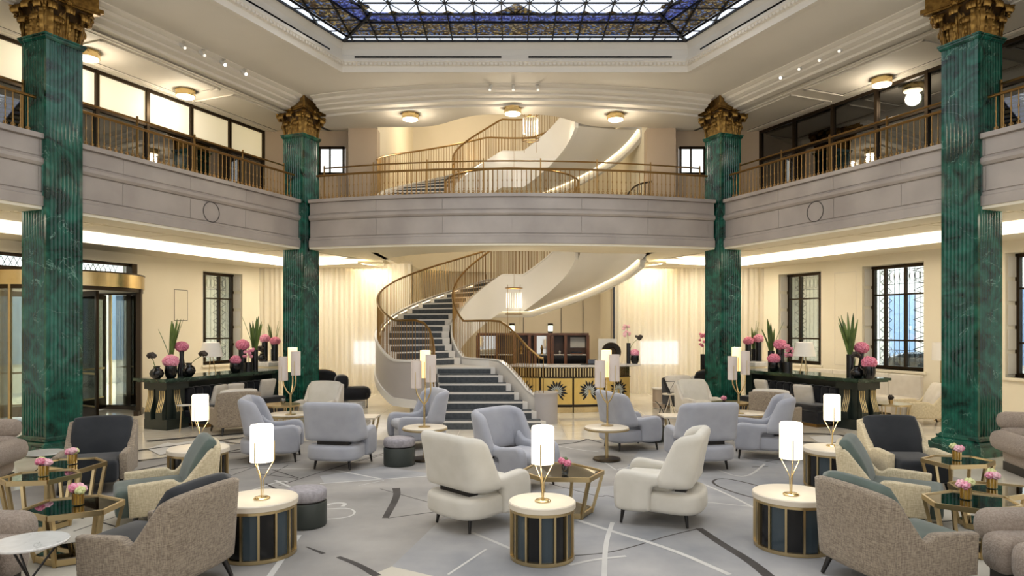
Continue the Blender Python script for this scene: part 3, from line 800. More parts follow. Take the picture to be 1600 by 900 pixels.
def column(sd, t, label):
    u, n = U(sd), N(sd); c = S(sd, t) + u * CS / 2 + n * CS / 2
    o = thing('marble_column', label, 'column', (c.x, c.y, 0), rz_side(sd), 'green marble columns', 'thing')
    inst(base_me, 'base', o); inst(shaft_me, 'shaft', o); inst(neck_me, 'necking', o)
    cp_ = inst(bell_me, 'capital', o)
    inst(abacus_me, 'abacus', cp_)
    for k in range(4):
        R = Matrix.Rotation(k * pi / 2, 4, 'Z')
        for x in (-.145, .145): inst(leaf1_me, 'acanthus_leaf', cp_, R @ T(x, -h + .04, zc))
        for x in (0,): inst(leaf2_me, 'acanthus_leaf', cp_, R @ T(x, -h + .04, zc))
        for x in (-.26, .26): inst(leaf2_me, 'acanthus_leaf', cp_, R @ T(x, -h + .06, zc - .02))
        for sg in (-1, 1):
            inst(vol_me, 'volute', cp_, R @ T(sg * (h + .045), -h - .06, zc + ch * .70, sg * .62))
        inst(fleuron_me, 'fleuron', cp_, R @ T(0, -h - .10, zc + ch * .90))
        inst(bead_me, 'bead_drop', cp_, R @ T(-h - .06, -h - .06, zc + ch * .80))
    return o
column(-1, 5.89, 'green marble column with gilt capital nearest the revolving door, plinth behind dark armchair')
column(1, 5.89, 'green marble column with gilt capital in front of the windows on the far right')
column(-1, 0, 'green marble column at the left end of the curved balcony beside cream curtain')
column(1, 0, 'green marble column at the right end of the curved balcony')

# ------------------------------------------------------------------ balustrades
bal = MB(); bal.lathe([(.018, 0), (.022, .02), (.010, .05), (.010, .09), (.016, .11), (.009, .13), (.0085, .26), (.014, .28), (.014, .30), (.0085, .32), (.008, .52), (.011, .53)], 8)
bal.tube([(.028 * math.cos(a) + .0, 0, .045 + .028 * math.sin(a)) for a in [2 * pi * i / 10 for i in range(10)]], .006, 5, True)
baluster_me = bal.mesh('baluster', m_bronze, 50)
def balustrade(label, path, path2, ang):
    p0 = path[0]; o = thing('balustrade', label, 'railing', (p0[0][0], p0[0][1], Z_FAS))
    inv = Matrix.Translation((-p0[0][0], -p0[0][1], -Z_FAS))
    def pt(mb, nm, mat):
        q = mb.build(nm, mat, o); q.matrix_parent_inverse = inv; return q
    ln = [Vector((p[0], p[1])) + Vector(n) * .16 for p, n in path]
    pt(MB().tube([(p.x, p.y, Z_FAS + .555) for p in ln], .026, 8), 'top_rail', m_bronze)
    pt(MB().sweep(path, [(.13, Z_FAS), (.13, Z_FAS + .02), (.19, Z_FAS + .02), (.19, Z_FAS)]), 'bottom_rail', m_bronze)
    ln3 = [Vector((p.x, p.y, 0)) for p in ln]
    for p in resample(ln3, .108)[1:-1]:
        q = inst(baluster_me, 'baluster', o, T(p.x, p.y, Z_FAS + .01, ang(p))); q.matrix_parent_inverse = inv
    l2 = [Vector((p[0], p[1], 0)) + Vector((*n, 0)) * .45 for p, n in path2]
    pt(MB().tube([(p.x, p.y, Z_FAS + .80) for p in l2], .018, 8), 'handrail', m_bronze)
    for p in resample(l2, 1.25)[::1]:
        pt(MB().bar((p.x, p.y, Z_FL2), (p.x, p.y, Z_FAS + .86), .03), 'rail_post', m_bronze)
for sd, nm in ((-1, 'left'), (1, 'right')):
    balustrade('bronze balustrade along the straight %s balcony between the columns' % nm, side_path(sd, .12, 5.25), side_path(sd, .12, 5.25), lambda p: rz_side(sd))
    balustrade('bronze balustrade on the %s balcony cut off by the picture edge' % nm, side_path(sd, 5.95, T1), side_path(sd, 5.95, T1), lambda p: rz_side(sd))
aa = A0 - .012
balustrade('bronze balustrade along the curved back balcony above the stairs', arc(a=aa), arc(a=aa), lambda p: math.atan2(p.x, AC.y - p.y))

# ------------------------------------------------------------------ ceiling lights and small spotlights
oc = [(.2 * math.cos(pi / 8 + i * pi / 4) * 1.0, .2 * math.sin(pi / 8 + i * pi / 4)) for i in range(8)]
cl_body = MB().prism(oc, -.13, 0).mesh('brass_drum', m_brassl, 20)
m_diff = emit('ceiling_diffuser', '#ffe9c0', 4.0)
cl_diff = MB().lathe([(0, -.165), (.12, -.162), (.175, -.15), (.182, -.128), (0, -.128)], 20).mesh('diffuser', m_diff)
cl_rim = MB().prism([(x * 1.05, y * 1.05) for x, y in oc], -.02, 0).mesh('ceiling_rose', m_brassl, 20)
CL = [(137, 80, 'brass drum ceiling light half hidden by the left front column'), (290, 141, 'brass drum ceiling light over the left gallery, clear of the columns'), (1378, 122, 'brass drum ceiling light over the right gallery'), (641, 177.5, 'brass drum ceiling light left of the stairwell opening'), (801, 168.5, 'brass drum ceiling light at the crown of the curved beam'), (962, 178, 'brass drum ceiling light in front of the white upper stair soffit')]
for px, py, lb in CL:
    d = F * (Z_GAL - H) / (HZ - py)
    o = thing('ceiling_light', lb, 'ceiling light', ((px - 800) * d / F, d, Z_GAL), .3, 'brass ceiling lights')
    inst(cl_rim, 'ceiling_rose', o); inst(cl_body, 'brass_drum', o); inst(cl_diff, 'diffuser', o)
    light('ceiling_lamp', 'POINT', ((px - 800) * d / F, d, Z_GAL - .3), 26, (1, .88, .70), .15)
sp_stem = MB(); sp_stem.lathe([(.035, -.012), (.035, 0)], 12); sp_stem.tube([(0, 0, -.01), (0, 0, -.07)], .008, 6)
sp_stem_me = sp_stem.mesh('mount', m_white)
sp_head = MB().lathe([(.03, 0), (.036, .01), (.036, .17), (.026, .18)], 14).mesh('spot_head', mk('white_metal', '#d9d6d0', rough=.4))
sp_lens = MB().lathe([(.0, -.004), (.028, -.004), (.028, .004), (0, .004)], 12).mesh('lens', emit('spot_lens', '#fff6e6', 5))
sp_lens2 = MB().lathe([(.0, -.004), (.028, -.004), (.028, .004), (0, .004)], 12).mesh('lens', emit('spot_lens_low', '#fff6e6', .7))
SPX = [(-1, 287, 65), (-1, 318, 77), (-1, 350, 92), (-1, 383, 107), (1, 1313, 70), (1, 1282, 85), (1, 1250, 99), (1, 1221, 113)]
spots = []
for sd, px, py in SPX:
    d = F * (7.29 - H) / (HZ - py); spots.append(((px - 800) * d / F, d, 7.29, -sd))
for px in (766, 802, 840):
    d = F * (7.29 - H) / (HZ - 131.5); spots.append(((px - 800) * d / F, d, 7.29, 0))
names = ['nearest', 'second', 'third', 'farthest']
for i, (x, y, z, sx) in enumerate(spots):
    if i < 8: lb = 'small white ceiling spotlight, %s from the camera in the %s row of four' % (names[i % 4], 'left' if i < 4 else 'right')
    else: lb = 'small white ceiling spotlight above the curved balcony, %s of three' % ['left one', 'middle one', 'right one'][i - 8]
    o = thing('ceiling_spotlight', lb, 'spotlight', (x, y, z), 0, 'ceiling spotlights')
    inst(sp_stem_me, 'mount', o)
    tgt = Vector((sx * 2.2 * (1 if i < 8 else 0) * 1.0, 8.5, .3)) if i < 8 else Vector(((i - 9) * 2.0, 10.5, .3))
    dr = (Vector((x, y, z - .09)) - tgt).normalized(); q = dr.to_track_quat('Z', 'Y')
    M_ = Matrix.Translation((0, 0, -.10)) @ q.to_matrix().to_4x4()
    inst(sp_head, 'spot_head', o, M_ @ Matrix.Translation((0, 0, -.04))); inst(sp_lens if i in (2, 3, 7) else sp_lens2, 'lens', o, M_ @ Matrix.Translation((0, 0, -.045)))
    lp = Vector((x, y, z - .10)) - dr * .12
    l = light('spot_beam', 'SPOT', lp, 150, (1, .93, .82), .12, spot=math.radians(62), blend=.9); l.rotation_euler = q.to_euler()
# ------------------------------------------------------------------ sculptural staircase
HXC = Vector((.10, 17.30)); RO, RI = 3.40, 1.65
def hp_(th, r): a = math.radians(th); return Vector((HXC.x - r * math.cos(a), HXC.y + r * math.sin(a)))
RISE = .157
def hz_(th):
    if th <= -38: return 1.10
    if th < 76: return 1.10 + (th + 38) / 114 * 2.17
    if th < 98: return 3.27
    return 3.27 + min(1, (th - 98) / 72) * 1.33
def yz_(y): return max(0, min(1.10, RISE * ((y - 13.25) / .3 + 1)))
st = thing('grand_staircase', 'sweeping spiral staircase with brass rails and grey carpet rising from the lobby floor', 'staircase', (0, 13.25, 0))
INV = Matrix.Translation((0, -13.25, 0))
def sp(mb, name, mat, parent=None, ang=30, **kw):
    o = mb.build(name, mat, parent or st, ang, **kw)
    if parent is None: o.matrix_parent_inverse = INV
    return o
def lx(y): return -1.36 - .30 * (y - 13.25) / 1.8
def rx(y): return .66 - 1.03 * (y - 13.25) / 1.8
nose_m = m_stairstone
for i in range(7):                                   # lower straight flight
    y0 = 13.25 + .3 * i; y1 = y0 + .3 if i < 6 else 15.05
    if i < 6:
        z = RISE * (i + 1)
        q = MB(); q.prism([(lx(y0), y0), (rx(y0), y0), (rx(y0 + .34), y0 + .34), (lx(y0 + .34), y0 + .34)], max(0, z - RISE), z)
        s_ = sp(q, 'step', nose_m)
        c = MB(); c.box(lx(y0) + .02, rx(y0) - .10, y0 - .012, y0 + .0, z - RISE + .004, z - .035); c.box(lx(y0) + .02, rx(y0) - .10, y0 + .05, y0 + .30, z, z + .008)
        sp(c, 'carpet', m_carpet, s_)
# first landing
lp_ = [(lx(15.05), 15.05), (rx(15.05), 15.05), (-.50, 15.35), (-.82, 15.62), (-1.05, 15.95)] + [tuple(hp_(-38, RI))] + [tuple(hp_(-38 - q, RO)) for q in (0, 4, 8, 13)] + [(-1.78, 14.55)]
s_ = sp(MB().prism(lp_, .95, 1.10), 'landing', nose_m)
sp(MB().box(lx(15.05) + .02, rx(15.05) - .10, 15.038, 15.05, .96, 1.065), 'carpet', m_carpet, s_)
# curved flights
def curved(n, t0, t1, z0, z1, root_parent=None):
    out = []
    for i in range(n):
        a, b = t0 + (t1 - t0) * i / n, t0 + (t1 - t0) * (i + 1) / n; z = z0 + (z1 - z0) * (i + 1) / n
        e = .8
        poly = [tuple(hp_(a, RI + .04)), tuple(hp_(a, RO - .04)), tuple(hp_((a + b) / 2, RO - .04)), tuple(hp_(b + e, RO - .04)), tuple(hp_(b + e, RI + .04)), tuple(hp_((a + b) / 2, RI + .04))]
        q = MB().prism(poly, z - (z1 - z0) / n - .02, z)
        cpts = [tuple(hp_(a + .3, RI + .22)), tuple(hp_(a + .3, RO - .22)), tuple(hp_(b, RO - .22)), tuple(hp_(b, RI + .22))]
        c = MB().prism(cpts, z, z + .008)
        r0, r1, r2, r3 = hp_(a, RI + .22), hp_(a, RO - .22), hp_(a - .25, RO - .22), hp_(a - .25, RI + .22)
        c.prism([tuple(r0), tuple(r1), tuple(r2), tuple(r3)], z - (z1 - z0) / n + .004, z - .035)
        out.append((q, c))
    return out
def stringer_mesh(path, top, bot, th):
    """path: list of (Vector2, z, outward normal2)"""
    mb = MB(); vs = []; fs = []
    for p, z, n in path:
        a = p + n * th; vs += [(p.x, p.y, max(0, z + bot)), (p.x, p.y, z + top), (a.x, a.y, z + top), (a.x, a.y, max(0, z + bot))]
    k = len(path)
    for i in range(k - 1):
        for j in range(4): fs.append((i * 4 + j, i * 4 + (j + 1) % 4, i * 4 + 4 + (j + 1) % 4, i * 4 + 4 + j))
    fs += [(0, 1, 2, 3), tuple((k - 1) * 4 + j for j in (3, 2, 1, 0))]
    return mb.add(vs, fs)
def withn(pts, side):
    out = []
    for i, (p, z) in enumerate(pts):
        a = pts[max(0, i - 1)][0]; b = pts[min(len(pts) - 1, i + 1)][0]; d = (b - a).normalized()
        out.append((p, z, Vector((-d.y, d.x)) * side))
    return out
baluster_rail = {}
def railing(path, root, inv, h0, top, nm='railing', step=.095):
    q = MB(); line = [Vector((p.x + n.x * .05, p.y + n.y * .05, z)) for p, z, n in path]
    q.tube([p + Vector((0, 0, h0)) for p in line], .026, 8)
    r = q.build(nm, m_bronze, root, 40); r.matrix_parent_inverse = inv
    for p in resample(line, step):
        hh = round(h0 - top, 2)
        if hh not in baluster_rail: baluster_rail[hh] = MB().tube([(0, 0, 0), (0, 0, hh)], .0085, 6).mesh('baluster', m_bronze, 50)
        inst(baluster_rail[hh], 'baluster', r, T(p.x, p.y, p.z + top))
    return r
def helix(r, a, b, dz=0, k=None):
    k = k or int(abs(b - a) / 3) + 1
    return [(hp_(a + (b - a) * i / (k - 1), r), hz_(a + (b - a) * i / (k - 1)) + dz) for i in range(k)]
front_left = [(Vector((-1.46, 13.22)), .12), (Vector((-1.50, 13.55)), yz_(13.55)), (Vector((-1.54, 13.9)), yz_(13.9)), (Vector((-1.60, 14.2)), yz_(14.2) + .03), (Vector((-1.70, 14.42)), .90), (Vector((-1.84, 14.56)), 1.04)]
outer = front_left + helix(RO, -51, 168, k=74)
inner_front = [(Vector((.64, 13.97)), .31), (Vector((.55, 13.98)), .33), (Vector((.46, 14.02)), .40), (Vector((.30, 14.12)), .52), (Vector((.10, 14.42)), .74), (Vector((-.12, 14.80)), .96), (Vector((-.30, 15.10)), 1.08), (Vector((-.52, 15.36)), 1.10), (Vector((-.80, 15.62)), 1.10), (Vector((-1.03, 15.95)), 1.10)]
inner = inner_front + helix(RI, -38, 168, k=69)
po = withn(outer, 1); pi_ = withn(inner, -1)
for q, c in curved(14, -38, 76, 1.10, 3.27):
    s_ = sp(q, 'step', nose_m); sp(c, 'carpet', m_carpet, s_)
sp(MB().prism([tuple(hp_(76 + 22 * i / 6, RO - .04)) for i in range(7)] + [tuple(hp_(98 - 22 * i / 6, RI + .04)) for i in range(7)], 3.1, 3.27), 'landing', nose_m)
for q, c in curved(9, 98, 170, 3.27, 4.60):
    s_ = sp(q, 'step', nose_m); sp(c, 'carpet', m_carpet, s_)
sp(stringer_mesh(po, .16, -.80, .09), 'outer_stringer', m_stringer, ang=50)
sp(stringer_mesh([(p, z - .8, n) for p, z, n in po[4:]], .13, -.05, .12), 'outer_lip', m_shaftw, ang=50)
sp(stringer_mesh([(p, z + .16, n) for p, z, n in po], .015, -.03, .11), 'outer_coping', m_shaftw, ang=50)
sp(stringer_mesh(pi_[7:], .16, -.85, .09), 'inner_stringer', m_shaftw, ang=50)
sp(stringer_mesh(pi_[1:8], .16, -3, .09), 'front_stringer', m_stairstone, ang=50)
sp(stringer_mesh([(p, z + .16, n) for p, z, n in pi_], .015, -.03, .11), 'inner_coping', m_shaftw, ang=50)
def hzx(th): return hz_(th) + (max(0, th - 170) * .0185)
def soffit(a0, a1, dz=0):
    k = 60; q = MB()
    def fn(u, v):
        th = a0 + (a1 - a0) * u; p = hp_(th, RI + (RO - RI) * v)
        return (p.x, p.y, hzx(th) + dz - .80 - .03 * math.sin(pi * v))
    return q.grid(fn, k, 7)
sp(soffit(-51, 179), 'soffit', m_shaftw, ang=60)
nwl = MB(); nw = [(.62 + .33 * math.cos(a), 14.22 + .33 * math.sin(a)) for a in [-pi / 2 - .5 + (pi + .9) * i / 20 for i in range(21)]]
nwl.prism(nw, 0, .60); nwl.prism([(.62 + (x - .62) * 1.06, 14.22 + (y - 14.22) * 1.06) for x, y in nw], .60, .635)
sp(nwl, 'newel_drum', m_stringer)
sp(MB().prism([(-1.64, 15.07), (-.5, 15.3), (-1.2, 16.2), (-1.7, 16.4), (-2.3, 15.4), (-1.9, 15.1)], .0, .94), 'landing_base', m_stairstone)
railing(po, st, INV, 1.03, .17)
railing(pi_, st, INV, 1.03, .17)
# warm light strip tucked under the outer coping and along the soffit
glow = emit('stair_strip', '#ffe7b8', 2.0)
sp(stringer_mesh([(p, z + .10, -n) for p, z, n in po[6:]], .012, -.012, .012), 'light_strip', glow, ang=60)
sp(stringer_mesh([(hp_(th, RO - .16), hz_(th) - .80, Vector((0, 0))) if False else (hp_(th, RO - .14), hz_(th) - .795, (hp_(th, 1) - HXC)) for th in [76 + 92 * i / 30 for i in range(31)]], .0, -.03, .07), 'soffit_strip', glow, ang=60)
sp(stringer_mesh([(p, z - .84, n) for p, z, n in [(hp_(th, RO - .05), hz_(th), (hp_(th, 1) - HXC)) for th in [40 + 128 * i / 40 for i in range(41)]]], .04, -.16, .12), 'soffit_lip', m_shaftw, ang=60)

# upper storey: the same stair continues from the gallery floor
DZ = 3.42
st2 = thing('upper_staircase', 'upper flight of the spiral staircase seen through the gallery ceiling opening', 'staircase', (0, 15.5, 4.6))
INV2 = Matrix.Translation((0, -15.5, -4.6))
def sp2(mb, name, mat, parent=None, ang=30):
    o = mb.build(name, mat, parent or st2, ang)
    if parent is None: o.matrix_parent_inverse = INV2
    return o
o2 = withn(helix(RO, -12, 168, DZ, 61), 1); i2 = withn(helix(RI, -14, 168, DZ, 61), -1)
for q, c in curved(14, -38, 76, 1.10 + DZ, 3.27 + DZ)[3:] + curved(9, 98, 170, 3.27 + DZ, 4.6 + DZ):
    s_ = sp2(q, 'step', nose_m); sp2(c, 'carpet', m_carpet, s_)
sp2(MB().prism([tuple(hp_(76 + 22 * i / 6, RO - .04)) for i in range(7)] + [tuple(hp_(98 - 22 * i / 6, RI + .04)) for i in range(7)], 3.1 + DZ, 3.27 + DZ), 'landing', nose_m)
sp2(stringer_mesh(o2, .16, -.80, .09), 'outer_stringer', m_shaftw, ang=50)
sp2(stringer_mesh(i2, .16, -.85, .09), 'inner_stringer', m_shaftw, ang=50)
sp2(soffit(-12, 168, DZ), 'soffit', m_shaftw, ang=60)
railing(o2, st2, INV2, 1.03, .17); railing(i2, st2, INV2, 1.03, .17)
sp2(stringer_mesh([(hp_(th, RO - .14), hz_(th) - .795 + DZ, (hp_(th, 1) - HXC)) for th in [76 + 92 * i / 30 for i in range(31)]], .0, -.03, .07), 'soffit_strip', glow, ang=60)
sp2(stringer_mesh([(hp_(th, RO - .05), hz_(th) - .84 + DZ, (hp_(th, 1) - HXC)) for th in [40 + 128 * i / 40 for i in range(41)]], .04, -.16, .12), 'soffit_lip', m_shaftw, ang=60)
sp2(stringer_mesh([(p, z + .02, -n) for p, z, n in o2], .03, -.03, .012), 'light_strip', glow, ang=60)
# guard rail round the stairwell on the upper floor
gr = thing('well_guard', 'curved bronze guard rail around the stairwell behind the curved balustrade', 'railing', (0, 15.65, Z_FL2))
gpth = [Vector((.0 + 1.68 * math.cos(a), 17.3 + 1.68 * math.sin(a), Z_FL2)) for a in [pi + pi * i / 40 for i in range(41)]]
gi = Matrix.Translation((0, -15.65, -Z_FL2))
g_ = MB().tube([p + Vector((0, 0, 1.02)) for p in gpth], .024, 8).build('top_rail', m_bronze, gr); g_.matrix_parent_inverse = gi
gb = MB().tube([(0, 0, 0), (0, 0, 1.02)], .009, 6).mesh('baluster', m_bronze, 50)
for p in resample(gpth, .11): q = inst(gb, 'baluster', gr, T(p.x, p.y, p.z)); q.matrix_parent_inverse = gi
# small curved end rail at the right of the upper landing
er = thing('end_rail', 'short bronze stair rail with a rounded end near the right balcony column', 'railing', (3.1, 16.6, Z_FL2))
pts = [(-.5, 0, 0), (-.42, 0, .34), (-.25, 0, .68), (-.05, 0, .86), (.3, 0, .92)]
MB().tube(chaikin([Vector(p) for p in pts], 2, False), .022, 8).build('handrail', m_darkbronze, er)
for i in range(8):
    x = -.4 + .09 * i; zt = .34 + (.55) * min(1, (x + .42) / .4)
    MB().tube([(x, 0, 0), (x, 0, zt)], .008, 6).build('baluster', m_darkbronze, er)

# chandeliers hanging in the stairwell
def chandelier(label, loc, top, ztop):
    o = thing('chandelier', label, 'chandelier', loc)
    MB().tube([(0, 0, .62), (0, 0, top - loc[2])], .004, 6).build('cable', m_bronze, o)
    for z in (.64, -.02):
        MB().tube([(.22 * math.cos(a), .22 * math.sin(a), z) for a in [2 * pi * i / 28 for i in range(28)]], .009, 6, True).build('ring', m_bronze, o)
    MB().tube([(-.22, 0, .64), (.22, 0, .64)], .006, 6).build('cross_bar', m_bronze, o); MB().tube([(-.22, 0, -.02), (.22, 0, -.02)], .006, 6).build('cross_bar', m_bronze, o)
    for i in range(4):
        a = pi / 4 + i * pi / 2; MB().tube([(.22 * math.cos(a), .22 * math.sin(a), -.3 if i < 2 else -.02), (.22 * math.cos(a), .22 * math.sin(a), .72)], .005, 6).build('rod', m_bronze, o)
    cr = MB().tube([(0, 0, 0), (0, 0, .38)], .007, 6).mesh('crystal_rod', emit('lit_crystal_%d' % int(loc[2] * 10), '#fff0d2', .4))
    for i in range(18):
        a = 2 * pi * i / 18; inst(cr, 'crystal_rod', o, T(.19 * math.cos(a), .19 * math.sin(a), .14))
    light('chandelier_glow', 'POINT', (loc[0], loc[1], loc[2] + .33), 22, (1, .84, .6), .15)
chandelier('cylindrical brass and crystal chandelier hanging under the white stair soffit', (.05, 17.3, 2.33), 7.0, 3)
chandelier('cylindrical crystal chandelier above the upper stair landing', (.47, 17.3, 6.74), 11.0, 7.4)
light('stairwell_glow', 'POINT', (-1.5, 20.8, 8.0), 150, (1, .83, .58), .5)
light('stairwell_glow_low', 'POINT', (1.0, 21.8, 2.6), 22, (1, .86, .66), .4)
# ------------------------------------------------------------------ window walls of the two galleries
GW = 4.5
def wall_with(sd, name, ops, t0=-6.5, t1=12.6):
    edges = sorted(ops); q = MB(); t = t0
    def seg(a, b, z0, z1):
        if b - a > .001 and z1 > z0: q.sweep(side_path(sd, a, b), [(NW, z0), (NW, z1), (NW + .5, z1), (NW + .5, z0)])
    for a, b, z0, z1 in edges:
        seg(t, a, 0, Z_PER + .1); seg(a, b, 0, z0); seg(a, b, z1, Z_PER + .1); t = b
    seg(t, t1, 0, Z_PER + .1)
    return struct(name, q, m_cream, ang=0)
WZ0, WZ1 = .96, 3.5
wr1 = (tpx(1, 1233, GW), tpx(1, 1300, GW)); wr2 = (tpx(1, 1365, GW), tpx(1, 1462, GW)); wr3 = (tpx(1, 1590, GW), tpx(1, 1590, GW) + 2.2)
wl1 = (tpx(-1, 300, GW), tpx(-1, 362, GW)); 
def srt(w, z0, z1): return (min(w), max(w), z0, z1)
DC_ = Vector((-9.88, 15.1)); DR = 1.52                # revolving door
dt = (Vector((-BC[0], BC[1])) - DC_).dot(U(-1))
door_op = (dt - 1.62, dt + 1.62, 0, WZ1)
jl = MB()
def wall_frame(q, sd, px0, px1, z0, z1):
    t0, t1 = sorted((tpx(sd, px0, NW), tpx(sd, px1, NW)))
    for a, b, c, d in ((t0, t0 + .012, z0, z1), (t1 - .012, t1, z0, z1), (t0, t1, z0, z0 + .012), (t0, t1, z1 - .012, z1)): q.sweep(side_path(sd, a, b), [(NW - .006, c), (NW - .006, d), (NW, d), (NW, c)])
wR = wall_with(1, 'wall_right', [srt(wr1, WZ0, WZ1), srt(wr2, WZ0, WZ1), srt(wr3, WZ0, WZ1)])
wL = wall_with(-1, 'wall_left', [srt(wl1, WZ0, WZ1), door_op])
wall_frame(jl, -1, 272, 293, 2.15, 2.95); jl.build('panel_joint', m_groove, wL, ang=0)
jr = MB(); wall_frame(jr, 1, 1304, 1338, 1.0, 3.4); jr.build('panel_joint', m_plaster2, wR, ang=0)
def window(sd, n, w, split):
    t0, t1 = min(w), max(w); W = t1 - t0; a = rz_side(sd)
    o = bpy.data.objects.new('window_%d' % n, None); col.objects.link(o); o['kind'] = 'structure'
    def b(nm, mb, mat, **kw): return mb.build(nm, mat, o, ang=0, **kw)
    fr = lambda n0, n1: None
    def vbar(t, wd, dp=.06): return MB().sweep(side_path(sd, t - wd / 2, t + wd / 2), [(GW - dp, WZ0), (GW - dp, WZ1), (GW + .03, WZ1), (GW + .03, WZ0)])
    def hbar(z, hh, ta=t0, tb=t1, dp=.06): return MB().sweep(side_path(sd, ta, tb), [(GW - dp, z - hh / 2), (GW - dp, z + hh / 2), (GW + .03, z + hh / 2), (GW + .03, z - hh / 2)])
    for t in (t0 + .04, t1 - .04): b('frame_post', vbar(t, .08, .08), m_darkbronze)
    for z in (WZ0 + .035, WZ1 - .04): b('frame_rail', hbar(z, .08, dp=.08), m_darkbronze)
    cols = [t0] + [t0 + W * s_ for s_ in split] + [t1]; rws = [WZ0, WZ0 + .70, WZ1 - .72, WZ1]
    for t in cols[1:-1]: b('muntin', vbar(t, .045), m_darkbronze)
    for z in rws[1:-1]: b('muntin', hbar(z, .04), m_darkbronze)
    for i in range(len(cols) - 1):
        for j in range(3):
            b('window_pane', MB().sweep(side_path(sd, cols[i] + .01, cols[i + 1] - .01), [(GW, rws[j] + .01), (GW, rws[j + 1] - .01), (GW + .008, rws[j + 1] - .01), (GW + .008, rws[j] + .01)]), m_clear)
    b('window_sill', MB().sweep(side_path(sd, t0 - .06, t1 + .06), [(NW - .05, WZ0 - .06), (NW - .05, WZ0), (GW, WZ0), (GW, WZ0 - .06)]), m_cream)
    # panelled reveal on the far jamb
    for j in range(5):
        z = WZ0 + .06 + j * .5
        p = S(sd, t0, NW + .05); b('reveal_panel', MB().box(-.012, 0, -.14, .14, z, z + .42, T(*(S(sd, t0 + .012, NW + .2)), 0, rz_side(sd))), m_plaster2)
    g = MB(); G = GW + .22                           # wrought-iron grille outside the glass
    def gp(t, z): p = S(sd, t, G); return (p.x, p.y, z)
    k = int(W / .13)
    for i in range(k + 1): g.tube([gp(t0 + W * i / k, WZ0), gp(t0 + W * i / k, WZ1)], .007, 5)
    for z in (WZ0 + .1, WZ0 + .45, WZ1 - .45, WZ1 - .1): g.tube([gp(t0, z), gp(t1, z)], .008, 5)
    for ta, tb in ((cols[0], cols[1]), (cols[-2], cols[-1])):
        wd = tb - ta; z = WZ0
        while z < WZ1 - .05:
            z2 = min(WZ1, z + .24); g.tube([gp(ta + .02, z), gp(tb - .02, z2)], .009, 5); g.tube([gp(tb - .02, z), gp(ta + .02, z2)], .009, 5); z = z2
    for zz in (WZ1 - .27, WZ0 + .27):
        for i in range(k):
            c = t0 + W * (i + .5) / k
            g.tube([gp(c + .055 * math.cos(a_), zz + .15 * math.sin(a_)) for a_ in [2 * pi * q / 10 for q in range(10)]], .006, 5, True)
    b('grille', g, m_iron, kind='stuff')
    return o
window(1, 1, wr1, (.3, .75)); window(1, 2, wr2, (.22, .55)); window(1, 3, wr3, (.3, .7)); window(-1, 4, wl1, (.35, .72))
for sd in (-1, 1):                                    # street outside
    nm = 'left' if sd < 0 else 'right'
    ex = MB(); ex.sweep(side_path(sd, -12, 14), [(4.65, -.12), (4.65, -.1), (16, -.1), (16, -.12)]); struct('ground_outside_%s' % nm, ex, mk('pavement_' + nm, '#8d8f90', '#9b9c9c', 2, .8))
    fa = MB().sweep(side_path(sd, -14, 14), [(12, -.1), (12, 11), (13, 11), (13, -.1)])
    fo = thing('street_building', 'pale stone building across the street outside the %s windows' % nm, 'building', (0, 0, 0)); 
    fa.build('facade', mk('facade_' + nm, '#e2dfd8', '#d6d3cd', .4, .8), fo)
    for i in range(-7, 8):
        t = i * 1.9
        MB().sweep(side_path(sd, t, t + .35), [(11.8, -.1), (11.8, 8), (12, 8), (12, -.1)]).build('pilaster', m_white, fo)
        MB().sweep(side_path(sd, t + .6, t + 1.6), [(11.95, .8), (11.95, 3.2), (12.01, 3.2), (12.01, .8)]).build('window', mk('far_glass_%s%d' % (nm, i + 7), '#7f97b5', rough=.15), fo)
    struct('barrier_%s' % nm, MB(), None) if False else None
car = thing('parked_car', 'silver car parked in the street behind the tall right window', 'car', (*S(1, tpx(1, 1432, 8), 8.2), -.1), rz_side(1))
MB().rprism([(p.x, p.y) for p in chaikin([(-2, .25), (2, .25), (2.05, .7), (1.3, .85), (-1.6, .9), (-2.05, .75)], 1)], -.8, .8, .12, Matrix.Rotation(pi / 2, 4, 'X')).build('body', mk('car_paint', '#9fa9b3', rough=.25, metal=.5), car)
MB().rprism([(p.x, p.y) for p in chaikin([(-1.5, .85), (1.0, .85), (.4, 1.35), (-1.0, 1.38)], 1)], -.68, .68, .12, Matrix.Rotation(pi / 2, 4, 'X')).build('cabin', mk('car_glass', '#38424c', rough=.1), car)
for x in (-1.25, 1.25):
    for y in (-.72, .72): MB().lathe([(.0, -.09), (.3, -.09), (.32, 0), (.3, .09), (0, .09)], 18, m=T(x, y, .32, 0, pi / 2)).build('wheel', m_black, car)
struct('trim_12', MB().sweep(side_path(1, -6, 12), [(NW - .02, 0), (NW - .02, .14), (NW, .14), (NW, 0)]), m_cream)
struct('trim_13', MB().sweep(side_path(-1, -6, dt - 1.6), [(NW - .02, 0), (NW - .02, .14), (NW, .14), (NW, 0)]), m_cream)

# ------------------------------------------------------------------ revolving door
rd = thing('revolving_door', 'bronze and glass revolving door with curved brass canopy beside left front column', 'door', (DC_.x, DC_.y, 0), rz_side(-1), kind='thing')
R_ = DR
def cyl_band(r0, r1, z0, z1, a0=0, a1=2 * pi, k=56):
    q = MB(); pr = [(r0, z0), (r0, z1), (r1, z1), (r1, z0)]; path = []
    for i in range(k + 1):
        a = a0 + (a1 - a0) * i / k; path.append(((0, 0), (math.cos(a), math.sin(a))))
    return q.sweep(path, pr)
